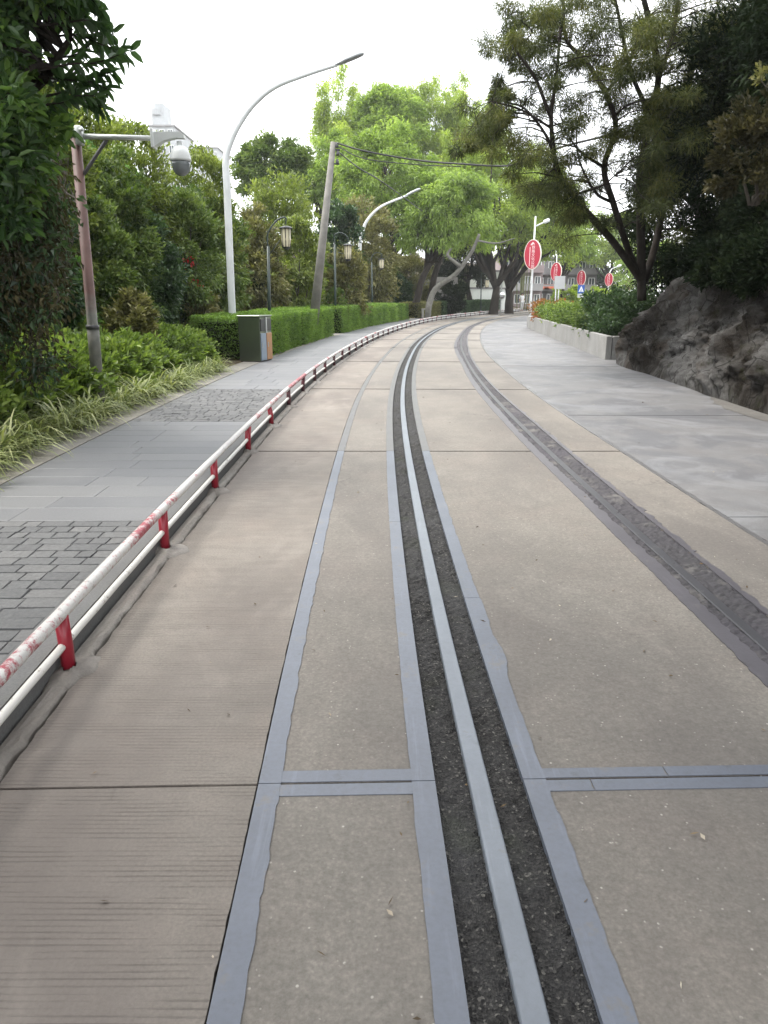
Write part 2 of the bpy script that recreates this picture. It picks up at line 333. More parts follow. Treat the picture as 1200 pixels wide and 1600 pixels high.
M['rock'] = t.done(t.bsdf(c, .92, 0, t.bump(t.noise(7, 12, .8), 1., .3, t.bump(cr_, .7, .08, t.bump(b, 1., .3))), .2))
t = NT('bark dark'); c = t.ramp(t.noise(5, 6, .7, t.pos((1, 1, .3))), [(.3, (.016, .013, .011)), (.7, (.055, .046, .038))]); M['bark'] = t.done(t.bsdf(c, .95, 0, t.bump(t.noise(9, 6, .7, t.pos((1, 1, .25))), .9, .04), .2))
t = NT('bark pale'); c = t.ramp(t.noise(4, 6, .7), [(.3, (.12, .115, .10)), (.7, (.24, .235, .21))]); M['bark_pale'] = t.done(t.bsdf(c, .9, 0, t.bump(t.noise(9, 6), .6, .03), .2))
M['twig'] = simple('dry twigs', (.11, .095, .08), .95, 0, .4, 3)
def leaf_mat(name, c0, c1, c2, trans=.35, rough=.5, spec=.4, k=1.5):
    c0, c1, c2 = [tuple(q * k for q in c) for c in (c0, c1, c2)]
    t = NT(name); a = t.n('Attribute', attribute_name='tint'); c = t.ramp(a.outputs['Fac'], [(0., c0), (.5, c1), (1., c2)])
    p = t.bsdf(c, rough, 0, None, spec); tr = t.n('BsdfTranslucent'); t.put(tr, 'Color', t.mix(1., c, (1.35, 1.45, .7), 'MULTIPLY'))
    ms = t.n('MixShader'); t.put(ms, 0, trans); t.l(p, ms.inputs[1]); t.l(tr.outputs[0], ms.inputs[2]); return t.done(ms.outputs[0])
L = {}
L['hedge'] = leaf_mat('clipped hedge leaf', (.035, .065, .014), (.085, .14, .028), (.15, .215, .05), .3, .5, .4, 1.8)
L['shrub'] = leaf_mat('broad shrub leaf', (.038, .06, .016), (.095, .14, .034), (.18, .23, .06), .35, .38)
L['green'] = leaf_mat('mid green leaf', (.03, .052, .014), (.075, .112, .03), (.14, .18, .052), .35, .5, .4, 1.4)
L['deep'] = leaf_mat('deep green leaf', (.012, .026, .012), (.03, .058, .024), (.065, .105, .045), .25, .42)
L['yellow'] = leaf_mat('yellow green leaf', (.055, .08, .016), (.125, .165, .03), (.21, .25, .055), .45, .5, .4, 1.9)
L['olive'] = leaf_mat('olive leaf', (.05, .07, .016), (.11, .14, .03), (.19, .22, .055), .4, .5, .4, 1.45)
L['bamboo'] = leaf_mat('bamboo leaf', (.10, .14, .025), (.20, .26, .05), (.32, .37, .09), .5, .5, .4, 1.4)
L['fresh'] = leaf_mat('fresh green leaf', (.052, .08, .018), (.11, .155, .036), (.185, .24, .065), .48, .5, .4, 1.9)
L['brown'] = leaf_mat('brownish leaf', (.048, .047, .02), (.112, .11, .042), (.19, .175, .08), .32)
L['needle'] = leaf_mat('dark needle foliage', (.02, .026, .012), (.045, .056, .02), (.10, .10, .03), .3, .6, .2, 1.6)
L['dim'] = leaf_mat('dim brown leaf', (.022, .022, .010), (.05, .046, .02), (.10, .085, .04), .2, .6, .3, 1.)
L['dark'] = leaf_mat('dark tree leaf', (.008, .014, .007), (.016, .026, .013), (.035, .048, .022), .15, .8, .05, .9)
L['grass'] = leaf_mat('striped grass blade', (.055, .08, .022), (.16, .185, .07), (.34, .35, .18), .25, .45)
L['ivy'] = leaf_mat('ground ivy leaf', (.025, .06, .014), (.065, .135, .03), (.12, .21, .05), .3)
L['big'] = leaf_mat('large glossy leaf', (.018, .038, .014), (.036, .072, .024), (.09, .15, .035), .3, .35, .4, 1.7)
L['red'] = leaf_mat('orange red young leaf', (.12, .09, .02), (.26, .11, .03), (.36, .10, .035), .35, .5, .4, 1.)
L['bloom'] = leaf_mat('red bloom', (.45, .02, .04), (.5, .03, .05), (.55, .06, .08), .2)
L['litter'] = leaf_mat('fallen leaf', (.05, .035, .02), (.13, .09, .05), (.4, .36, .3), .05, .8)

# ---------------------------------------------------------------- foliage
def rng(seed): return np.random.default_rng(seed)
def unit(a): return a / np.maximum(np.linalg.norm(a, axis=-1, keepdims=True), 1e-9)
def leaf_geo(r, Pp, D, Ln, Wd, fold=.25, droop=.15, kind='quad'):
    n = len(Pp); a = unit(D); b = unit(np.cross(a, r.normal(size=(n, 3)) * .6 + np.array([0, 0, 1.])))
    c = np.cross(b, a); c *= np.sign(c[:, 2:3] + 1e-6); Ln = Ln[:, None]; Wd = Wd[:, None]
    if kind == 'quad':
        V = np.stack([Pp, Pp + a*Ln*.45 + b*Wd*.5 + c*Wd*fold, Pp + a*Ln - c*Ln*droop, Pp + a*Ln*.45 - b*Wd*.5 + c*Wd*fold], 1)
        Fq = np.arange(n)[:, None] * 4 + np.array([[0, 1, 2, 3]]); return V.reshape(-1, 3), Fq, 4
    V = np.stack([Pp, Pp + a*Ln*.28 + b*Wd*.42 + c*Wd*fold, Pp + a*Ln*.68 + b*Wd*.40 + c*(Wd*fold - Ln*droop*.4), Pp + a*Ln - c*Ln*droop,
                  Pp + a*Ln*.68 - b*Wd*.40 + c*(Wd*fold - Ln*droop*.4), Pp + a*Ln*.28 - b*Wd*.42 + c*Wd*fold], 1)
    Fq = (np.arange(n)[:, None, None] * 6 + np.array([[[0, 1, 2, 3], [0, 3, 4, 5]]])).reshape(-1, 4); return V.reshape(-1, 3), Fq, 6
def clump_leaves(r, cen, radii, per, Ln, Wd, up=.35, out=.8, droop=.15, kind='quad', flat=1., center=None, tvar=.22, hang=0.):
    """leaf clumps: cen (m,3), radii (m,) -> arrays"""
    cen = np.asarray(cen, float); m = len(cen); radii = np.broadcast_to(np.asarray(radii, float), (m,)); per = int(per)
    ix = np.repeat(np.arange(m), per); n = len(ix)
    q = unit(r.normal(size=(n, 3))) * (r.random((n, 1)) ** .55); q[:, 2] *= flat
    Pp = cen[ix] + q * radii[ix][:, None]
    oc = (Pp - center) if center is not None else q
    D = unit(oc) * out + r.normal(size=(n, 3)) * .55 + np.array([0, 0, up - hang])
    ct = r.random(m); tint = np.clip(ct[ix] * .55 + .22 + r.normal(size=n) * tvar, 0, 1)
    V, Fq, k = leaf_geo(r, Pp, D, Ln * r.uniform(.65, 1.3, n), Wd * r.uniform(.7, 1.25, n), .25, droop, kind)
    return V, Fq, np.repeat(tint, k)
def merge(parts):
    V, Fq, T = [], [], []; b = 0
    for v, f, t_ in parts: V.append(v); Fq.append(f + b); T.append(t_); b += len(v)
    return np.concatenate(V), np.concatenate(Fq), np.concatenate(T)
def ell_clumps(r, m, rad3, shell=.55, low=-1.):
    q = unit(r.normal(size=(m * 3, 3))); q = q[q[:, 2] > low][:m]; s = shell + (1 - shell) * r.random((len(q), 1)) ** .5
    return q * s * np.asarray(rad3)
def bush(name, label, cat, base, rad3, cz, mat, seed, n=9000, Ln=.13, Wd=.06, clumps=40, group=None, cr=.34, low=-.6, kind='quad', up=.3, stems=5, droop=.15, hang=0., bloom=None, part='foliage', bark='twig', shell=.5):
    r = rng(seed); base = Vector(base); o = thing(name, label, cat, base, 0, group)
    c0 = np.array([0, 0, cz]); cen = ell_clumps(r, clumps, rad3, shell, low) + c0; cen[:, 2] = np.maximum(cen[:, 2], .08)
    rr = cr * min(rad3) * r.uniform(.7, 1.35, len(cen))
    V, Fq, T = clump_leaves(r, cen, rr, n // len(cen), Ln, Wd, up, .8, droop, kind, .8, c0, hang=hang)
    np_mesh(part, V, Fq, L[mat], o, T)
    if stems:
        mb = MB()
        for i in range(stems):
            e = cen[r.integers(len(cen))]; s = Vector((r.normal() * .08 * rad3[0], r.normal() * .08 * rad3[1], -.1))
            mid = (s + Vector(e)) * .5 + Vector((0, 0, .12 * cz)); q = .012 + .012 * max(rad3)
            mb.tube([s, (s + mid) * .5 + Vector((r.normal() * .04, 0, .03)), mid, Vector(e)], [q, q * .8, q * .6, q * .25], 5)
        mb.build('stem', M[bark], o, True)
    if bloom:
        front = np.argsort(cen[:, 1] - .5 * cen[:, 0])[:14]
        for k in r.choice(front, bloom, replace=False):
            V, Fq, T = clump_leaves(r, cen[k:k+1] + unit(cen[k:k+1] - c0) * rr[k] * .8, .17, 30, .10, .08); np_mesh('bloom', V, Fq, L['bloom'], o, T)
    return o
def curve_pts(pts, n=6):
    """Catmull-Rom through points"""
    p = [Vector(q) for q in pts]; p = [p[0] * 2 - p[1]] + p + [p[-1] * 2 - p[-2]]; o = []
    for i in range(1, len(p) - 2):
        for k in range(n):
            t = k / n; o.append(.5 * ((2*p[i]) + (p[i+1]-p[i-1])*t + (2*p[i-1]-5*p[i]+4*p[i+1]-p[i+2])*t*t + (3*p[i]-p[i-1]-3*p[i+1]+p[i+2])*t**3))
    o.append(p[-2]); return o
def taper(a, b, n): return [a + (b - a) * i / (n - 1) for i in range(n)]
def branch_to(mb, r, a, b, r0, r1, sag=.1, seg=6, n=6):
    a, b = Vector(a), Vector(b); l = (b - a).length
    m1 = a.lerp(b, .35) + Vector((r.normal() * .07, r.normal() * .07, sag)) * l; m2 = a.lerp(b, .7) + Vector((r.normal() * .06, r.normal() * .06, sag * .7)) * l
    p = curve_pts([a, m1, m2, b], 4); mb.tube(p, taper(r0, r1, len(p)), n); return p
def tree(name, label, base, top, crown_c, crown_r, mat, seed, n=14000, clumps=55, Ln=.2, Wd=.07, r0=.22, group=None, lean=(0, 0), hang=0., cr=.25, limbs=9, bark='bark', low=-.7, kind='quad', shell=.35, cat='tree', bases=None):
    """tapered trunk with limbs that reach the leaf clumps of the crown (all world coordinates)"""
    r = rng(seed); base = Vector(base); o = thing(name, label, cat, base, 0, group)
    b = Vector((0, 0, -.2)); tp = Vector(top) - base; cc = np.array(Vector(crown_c) - base)
    cen = ell_clumps(r, clumps, crown_r, shell, low) + cc; rr = cr * float(np.mean(crown_r)) * r.uniform(.65, 1.4, len(cen))
    V, Fq, T = clump_leaves(r, cen, rr, n // len(cen), Ln, Wd, .15, .6, .2, kind, .75, cc, hang=hang)
    np_mesh('crown', V, Fq, L[mat], o, T)
    mb = MB(); p = curve_pts([b, tp * .35 + Vector((lean[0] * .3, lean[1] * .3, 0)), tp * .7 + Vector((r.normal() * .1, r.normal() * .1, 0)), tp], 5)
    mb.tube(p, [r0 * 1.35] + taper(r0 * 1.05, r0 * .7, len(p) - 1), 10)
    for k in range(limbs):
        e = cen[r.integers(len(cen))]; pp = branch_to(mb, r, p[-1 - (k % 4)], e, r0 * .48, r0 * .07, .06)
        for _ in range(2):
            j = np.argsort(((cen - np.array(pp[6])) ** 2).sum(1))[r.integers(1, 8)]; branch_to(mb, r, pp[6], cen[j], r0 * .16, r0 * .04, .03, n=5)
    mb.build('trunk', M[bark], o, True); return o

# ================================================================ SETTING
def ribbon(name, bands, mat, z=0.0, skirt=.06, parent=None, kind=None, off=None):
    """bands: list of (v array, dA array, dB array, nAcross). Sheets with real sides, linked as one mesh"""
    V, Fq = [], []; b = 0
    for vv, da, db, na in bands:
        n = len(vv); zz = np.broadcast_to(z(vv) if callable(z) else z, (n,))
        cols = [R(vv, da, zz - skirt)] + [R(vv, da + (db - da) * k / na, zz) for k in range(na + 1)] + [R(vv, db, zz - skirt)]
        A = np.stack(cols, 1); m = A.shape[1]; W = A.reshape(-1, 3); V.append(W)
        i, j = np.meshgrid(np.arange(n - 1), np.arange(m - 1), indexing='ij'); q = (i * m + j).ravel() + b
        Fq.append(np.stack([q, q + 1, q + m + 1, q + m], 1))
        for e in (0, n - 1):   # end walls
            if skirt:
                for k in range(1, m - 2):
                    x1, x2 = W[e * m + k], W[e * m + k + 1]; base = sum(len(u) for u in V)
                    V.append(np.array([x1, x2, x2 - [0, 0, skirt], x1 - [0, 0, skirt]])); Fq.append(np.array([[base, base + 1, base + 2, base + 3]]))
        b = sum(len(u) for u in V)
    o = np_mesh(name, np.concatenate(V), np.concatenate(Fq), mat, parent)
    if kind: o['kind'] = kind
    return o
def vs(a, b, fine=1.0):
    out = [a]
    while out[-1] < b: out.append(out[-1] + max(.02, .006 * max(out[-1], 0)) * fine)
    out[-1] = b; return np.array(out)
def jag(v, seed, amp=.006):
    r = rng(seed); o = np.zeros_like(v)
    for fr, am in ((.7, .3), (5., .12), (14., .3), (33., .42)):
        k = np.arange(math.floor(-5 * fr), math.ceil(140 * fr)); o += np.interp(v * fr, k, r.normal(size=len(k))) * am * amp
    return o
D1 = trace([(1200,1077),(1157,1027),(1104,981),(1067,941),(1029,904),(989,867),(963,835),(917,795),(891,765),(825,702),(767,637),(740,605),(722,570),(712,552),(709,542),(712,532),(720,520),(732,510)])
D2 = trace([(971,800),(995,821),(1029,853),(1061,875),(1093,909),(1131,939),(1163,965),(1200,997),(722,534)])
D3 = trace([(949,760),(979,784),(1019,813),(1053,843),(1083,872),(1115,896),(1155,925),(1200,965),(885,704.5),(840,665.5),(765,600),(735,560),(730,542),(729,532),(736,514)])
D4 = trace([(1197,847),(1152,820),(1095,784),(1050,757),(1014,733),(978,706),(939,685),(885,649),(780,570),(766,558),(754,540),(751,530),(753,516)])
VEND = 130.
JV = [-3.5, G(700, 1220)[1], G(700, 705)[1], G(700, 608)[1], G(700, 565)[1], G(700, 543)[1], 22.6, 27., 31.5, 36, 41, 46, 52, 60, 70, 82, 95, VEND]
LA0, LA1, LB0, LB1, LC0, LC1 = -.705, -.635, -.215, -.14, .145, .22
def slabs(fa, fb, na, joints, gap=.006, v0=-3., far=.0035):
    out = []
    for a, b in zip(joints[:-1], joints[1:]):
        g_ = gap + far * max(b - 3, 0); v = vs(max(a, v0) + gap + far * max(a - 3, 0), b - g_); out.append((v, fa(v), fb(v), na))
    return out
K = lambda c: (lambda v: np.full_like(v, c))
J = lambda f, s, a=.005: (lambda v: f(v) + jag(v, s, a))
XE = 7.                                              # the road runs on under planter and rock
ribbon('road', slabs(J(K(-1.534), 98, .006), J(K(LA0 - .006), 1, .002), 6, [JV[0], JV[1]] + JV[2:]), M['slab_left'], kind='structure')
ribbon('road', slabs(K(LA1 - .012), K(LB0 + .012), 3, JV, .004), M['slab_mid'], kind='structure')
ribbon('road', slabs(K(LC1 - .014), lambda v: D1(v) + .016, 6, JV, .004), M['slab_mid'], kind='structure')
ribbon('road', slabs(lambda v: D3(v) + .006, J(lambda v: D4(v) - .02, 7, .006), 4, JV, .005), M['slab_mid'], kind='structure')
ribbon('road', slabs(J(lambda v: D4(v) + .02, 8, .006), K(XE), 8, [-3.5, 5, 9.7, 16.9, 25, 33, 41, 55, 75, VEND], .005, -3., .0012), M['slab_right'], kind='structure')
ribbon('roadbed', [(vs(-3, VEND, 4), np.full_like(vs(-3, VEND, 4), -1.7), np.full_like(vs(-3, VEND, 4), XE), 4)], M['dark_bed'], z=-.035, skirt=0, kind='structure')

# ballast in the two rail grooves: uneven stony surface
def ballast(name, fa, fb, seed, zc, mat='ballast'):
    r = rng(seed); v = vs(-2.6, 60, .9); n = len(v); m = 13; A = []
    for k in range(m + 1):
        z = zc + r.normal(size=n) * .0035 + jag(v, seed + k, .002); A.append(R(v, fa(v) + (fb(v) - fa(v)) * k / m, z))
    A = np.stack(A, 1); i, j = np.meshgrid(np.arange(n - 1), np.arange(m), indexing='ij'); q = (i * (m + 1) + j).ravel()
    o = np_mesh(name, A.reshape(-1, 3), np.stack([q, q + 1, q + m + 2, q + m + 1], 1), M[mat], smooth=False); o['kind'] = 'stuff'; return o
tag(ballast('gravel', K(LB1 - .004), K(LC0 + .004), 21, -.016), 'dark fine gravel packed in the groove around the pale left rail', 'gravel')
tag(ballast('gravel', lambda v: D1(v) + .06, lambda v: D3(v) + .034, 22, -.006, 'groove_fill'), 'dark gravel and dirt filling the groove of the right rail', 'gravel')

def strip(label, fa, fb, mat, v0, v1, group, z=.004, cut=()):
    v = vs(v0, v1); bs = []
    e = [v0] + list(cut) + [v1]
    for a, b in zip(e[:-1], e[1:]):
        q = vs(a + .002, b - .002); bs.append((q, fa(q), fb(q), 1))
    o = ribbon('steel_strip', bs, mat, z=z, skirt=.03); tag(o, label, 'steel strip', group); return o
g = 'flush steel strips edging the rail grooves'
cutv = [JV[1]] + JV[2:12]
strip('blue grey steel strip farthest left on the road, beside the broomed concrete', K(LA0), J(K(LA1), 2), M['strip'], -2.5, JV[2], g, cut=[JV[1]])
strip('dull grey steel strip curving away along the left slab edge beyond the second joint', K(LA0), J(K(LA1), 2), M['strip_dull'], JV[2] + .004, 60, g, cut=JV[3:9])
strip('blue grey steel strip along the left side of the pale rail', J(K(LB0), 3, .002), K(LB1), M['strip'], -2.5, JV[2], g, cut=[JV[1], 4.9])
strip('dull steel strip continuing left of the pale rail into the bend', J(K(LB0), 3, .002), K(LB1), M['strip_dull'], JV[2] + .004, 60, g, cut=JV[3:9])
strip('purple grey steel strip with ragged edge along the right side of the pale rail', K(LC0), J(lambda v: LC1 + .024 * np.exp(-((v - 2.92) / .13) ** 2) + .012 * np.exp(-((v - 3.4) / .2) ** 2), 4), M['strip'], -2.5, JV[2], g, cut=[JV[1], 3.55])
strip('dull steel strip continuing right of the pale rail into the bend', K(LC0), J(K(LC1), 4), M['strip_dull'], JV[2] + .004, 60, g, cut=JV[3:9])
strip('dull purple strip along the left side of the dark right rail', J(D1, 5, .006), J(lambda v: D1(v) + .09, 9, .012), M['strip_purple'], 1.2, 60, g, cut=JV[3:9])
strip('thin dark stained strip right of the dark right rail', J(lambda v: D3(v) + .004, 10, .003), J(lambda v: D3(v) + .04, 6, .022), M['strip_purple'], 1.2, 60, g, cut=JV[3:9])
strip('narrow dark seam strip between the track slabs and the stained right lane', J(lambda v: D4(v) - .018, 11, .006), J(lambda v: D4(v) + .018, 12, .006), M['strip_dull'], 2.5, 60, g, z=.002)
# strips across the first joint
def cross(label, d0, d1, v0, v1, cuts):
    bs = []; e = [d0] + cuts + [d1]
    for a, b in zip(e[:-1], e[1:]):
        q = np.linspace(v0, v1, 4); bs.append((q, np.full(4, a + .002), np.full(4, b - .002) + rng(3).normal(size=4) * .001, 6))
    o = ribbon('steel_strip', bs, M['strip'], z=.003, skirt=.03); tag(o, label, 'steel strip', 'steel strips across the first joint')
jv = JV[1]
cross('steel strip across the first joint left of the pale rail, far side', LA1 - .012, LB0 + .012, jv + .006, jv + .065, [])
cross('steel strip across the first joint left of the pale rail, near side', LA1 - .012, LB0 + .012, jv - .062, jv - .006, [])
cross('steel strip across the first joint between the rails, far side', LC1 - .012, float(D1(jv)) + .01, jv + .006, jv + .055, [.62])
cross('steel strip across the first joint between the rails, near side', LC1 - .012, float(D1(jv)) + .01, jv - .06, jv - .006, [.36])

def rail(label, fd, wd, mat, v0, v1, z):
    v = vs(v0, v1); h = wd / 2; prof = [(-h, -.05), (-h, -.004), (-h + .003, -.0005), (-h * .8, .0), (h * .8, .0), (h - .003, -.0005), (h, -.004), (h, -.05)]
    A = np.stack([R(v, fd(v) + a, z + b) for a, b in prof], 1); n, m = A.shape[:2]; i, j = np.meshgrid(np.arange(n - 1), np.arange(m - 1), indexing='ij'); q = (i * m + j).ravel()
    o = np_mesh('rail', A.reshape(-1, 3), np.stack([q, q + 1, q + m + 1, q + m], 1), mat, smooth=False); tag(o, label, 'rail')
rail('pale polished left rail set in dark gravel, nearest the fence', K(0), .064, M['rail'], -2.6, 60, .008)
rail('dark dull right rail half buried between purple steel strips', lambda v: D2(v) - .045, .06, M['rail_dark'], 1.2, 60, .002)

def smooth(a, b, x): t_ = np.clip((x - a) / (b - a), 0, 1); return t_ * t_ * (3 - 2 * t_)
def fbm(x, y, seed, f=.35, o=4):
    z = 0; r = rng(seed)
    for k in range(o):
        a = r.uniform(0, 6.28, 6); z = z + sum(np.sin(x * f * 2**k * math.cos(q) + y * f * 2**k * math.sin(q) + a[(i + 1) % 6] * 3) for i, q in enumerate(a)) / 6 / 1.6**k
    return z
# kerb with mortar foot, slate path, edging
v = vs(-2.5, 80, 3); ribbon('kerb', [(v, np.full_like(v, -1.80), np.full_like(v, -1.64), 2)], M['kerb'], z=.112, skirt=.2, kind='structure')
r = rng(31); v = vs(-2.5, 60, 1.6); n = len(v); A = []
prof = np.array([(-1.66, -.02), (-1.632, -.02), (-1.622, .010), (-1.60, .014), (-1.585, .015), (-1.572, .013), (-1.56, .008), (-1.553, .003), (-1.548, -.004), (-1.545, -.04)])
for k, (d, z) in enumerate(prof):
    nz_ = sum(fbm(v * 3, 0 * v + d * 30, 40 + q_, 2. * 2.3 ** q_, 3) * (.006 / 1.6 ** q_) for q_ in range(3)); A.append(R(v, d + jag(v, 77, .012) * smooth(2, 6, k) + nz_ * .6, z + nz_ * smooth(9, 5, k) * smooth(1, 3, k)))
A = np.stack(A, 1); m = A.shape[1]; i, j = np.meshgrid(np.arange(n - 1), np.arange(m - 1), indexing='ij'); q = (i * m + j).ravel()
o = np_mesh('kerb', A.reshape(-1, 3), np.stack([q, q + 1, q + m + 1, q + m], 1), M['mortar'], smooth=False); o['kind'] = 'structure'
def paving(name, v0, v1, bl, bw, gap, mat, jit, seed, d0=-3.2, d1=-1.808, z0=.1):
    """individual stones of one paved band, laid in courses across the path"""
    r = rng(seed); V = []; Fq = []; rows = max(1, round((v1 - v0) / bl)); hl = (v1 - v0) / rows
    for i in range(rows):
        a, b = v0 + i * hl, v0 + (i + 1) * hl; d = d0
        while d < d1 - 1e-4:
            wd = bw * r.uniform(.6, 1.45)
            e = d1 if d1 - d < wd * 1.35 else d + wd
            g2 = gap / 2; tz = r.normal(size=4) * jit; ed = r.normal(size=8) * jit * 1.5
            c = [(a + g2 + abs(ed[0]), d + g2 + abs(ed[1])), (a + g2 + abs(ed[2]), e - g2 - abs(ed[3])), (b - g2 - abs(ed[4]), e - g2 - abs(ed[5])), (b - g2 - abs(ed[6]), d + g2 + abs(ed[7]))]
            top = R([q[0] for q in c], [q[1] for q in c], z0 + tz); cen = top.mean(0); lo = top - [0, 0, .04]
            k = len(V); V += list(lo) + list(top - [0, 0, min(.004, gap)] ) + list(top * .97 + cen * .03)
            Fq += [(k+p, k+(p+1) % 4, k+4+(p+1) % 4, k+4+p) for p in range(4)] + [(k+4+p, k+4+(p+1) % 4, k+8+(p+1) % 4, k+8+p) for p in range(4)] + [(k+8, k+9, k+10, k+11)]
            d = e
    o = np_mesh(name, np.array(V), np.array(Fq)[:, ::-1], mat); o['kind'] = 'structure'
paving('path', -2.5, 4.62, .115, .145, .004, M['setts'], .0016, 1)
paving('path', 4.63, 8.55, .30, .62, .003, M['slate'], .0006, 2)
paving('path', 8.56, 11.6, .115, .145, .004, M['setts'], .0016, 3)
paving('path', 11.61, 80, .45, .62, .004, M['slate'], .0006, 4)
v = vs(-2.5, 80, 5); ribbon('path', [(v, np.full_like(v, -3.2), np.full_like(v, -1.8), 3)], M['kerb'], z=.0925, skirt=0, kind='structure')
v = vs(-2.5, 80, 2); ribbon('path', [(v, np.full_like(v, -3.6), K(-3.204)(v), 3)], M['edging'], z=.104, skirt=.03, kind='structure')

# hill on the left (ground under all the planting)
def hill_z(v, d):
    dd = -d - 3.6; hm = 4.3 + 1.2 * smooth(8, 18, v) - 3.9 * smooth(34, 50, v) + 5. * smooth(55, 75, v) * smooth(9, 20, dd)
    st = 1.6 + .9 * smooth(20, 28, v)
    return .06 + hm * smooth(st, st + 4.6, dd) * (1 + .12 * fbm(v, d, 5)) + .05 * fbm(v, d, 6, 1.5) * smooth(.4, 1.5, dd)
vv = np.concatenate([np.arange(-3, 40, .4), np.arange(40, 140, 2.)]); dd = np.concatenate([-np.arange(3.6, 12, .25), -np.arange(12, 45, 1.5)])
A = np.stack([R(vv, np.full_like(vv, q), hill_z(vv, np.full_like(vv, q))) for q in dd], 1); n, m = A.shape[:2]; i, j = np.meshgrid(np.arange(n - 1), np.arange(m - 1), indexing='ij'); q = (i * m + j).ravel()
np_mesh('hill', A.reshape(-1, 3), np.stack([q, q + m, q + m + 1, q + 1], 1), M['soil'], smooth=True)['kind'] = 'structure'
def on_hill(v, d): return RVv(v, d, float(hill_z(np.float64(v), np.float64(d))))
# wide ground reaching the horizon
mb = MB(); mb.add([(-900, -300, -.12), (900, -300, -.12), (900, 1500, -.12), (-900, 1500, -.12)], [(0, 1, 2, 3)]); mb.build('ground', M['soil'])['kind'] = 'structure'

# rock bank on the right, with the hillside above it
def rock_pt(v, h):
    """v along the road, h 0..1 up the face"""
    base = 4.78 + .10 * fbm(v, 0 * v, 11, 1.1, 3)
    end = smooth(17.2, 19.6, v)
    z = np.where(h < .5, 1.75 * (h / .5) ** .9, 1.75 + (h - .5) / .5 * 3.2) * (1 - .55 * end)
    d = base + np.where(h < .5, .95 * (h / .5) ** 1.5, .95 + (h - .5) / .5 * 4.6) + 1.5 * end * (.25 + h)
    k = (.30 * fbm(v * 1.2 + z * 1.1, z * 1.6, 12, 1.5, 6) - .30 * np.abs(fbm(v * 1.6 - z * 1.5, z * .9, 13, 2.2, 5)) + .1) * smooth(0, .12, h)
    k = k + .05 * fbm(v * 2 + z, z * 3 - v, 15, 6., 4) * smooth(0, .1, h) - .06 * np.abs(fbm(v * 1.5 + z * 2, z * 2.2, 16, 4.5, 3)) * smooth(0, .1, h)
    return R(v, d + k, z - .05 + .12 * fbm(v, h * 6, 14, 1.8, 4) * smooth(.15, .4, h))
vv = np.arange(-3, 20.6, .045); hh = np.concatenate([np.linspace(0, .55, 60), np.linspace(.57, 1, 16)])
A = np.stack([rock_pt(vv, np.full_like(vv, q)) for q in hh], 1); n, m = A.shape[:2]; i, j = np.meshgrid(np.arange(n - 1), np.arange(m - 1), indexing='ij'); q = (i * m + j).ravel()
np_mesh('rock_hillside', A.reshape(-1, 3), np.stack([q, q + 1, q + m + 1, q + m], 1), M['rock'], smooth=True)['kind'] = 'structure'
vv = np.arange(-3, 60, 1.); A = np.stack([R(vv, np.full_like(vv, d), z * np.ones_like(vv) * (1 - .8 * smooth(17, 30, vv)) - .1) for d, z in ((9.3, 5.2), (12, 6.2), (16, 7), (30, 7.5))], 1)
n, m = A.shape[:2]; i, j = np.meshgrid(np.arange(n - 1), np.arange(m - 1), indexing='ij'); q = (i * m + j).ravel()
np_mesh('hill', A.reshape(-1, 3), np.stack([q, q + 1, q + m + 1, q + m], 1), M['soil'], smooth=True)['kind'] = 'structure'
v = vs(8., 12.2, 1); tag(ribbon('dirt', [(v, 4.86 + 1.6 * jag(v, 95, .03) - .42 * smooth(8., 9.6, v) * smooth(12.2, 10.2, v), np.full_like(v, 5.6), 4)], M['dirt'], z=.005, skirt=0), 'tan dirt washed out along the foot of the rock', 'dirt', None, 'stuff')
hm = bpy.data.materials.new('haze'); hm.use_nodes = True; hm.node_tree.nodes.clear(); q = hm.node_tree.nodes.new('ShaderNodeOutputMaterial'); pv_ = hm.node_tree.nodes.new('ShaderNodeVolumePrincipled')
pv_.inputs['Color'].default_value = (.93, .96, .97, 1); pv_.inputs['Density'].default_value = .0005; pv_.inputs['Anisotropy'].default_value = .2; hm.node_tree.links.new(pv_.outputs[0], q.inputs['Volume']); M['haze'] = hm
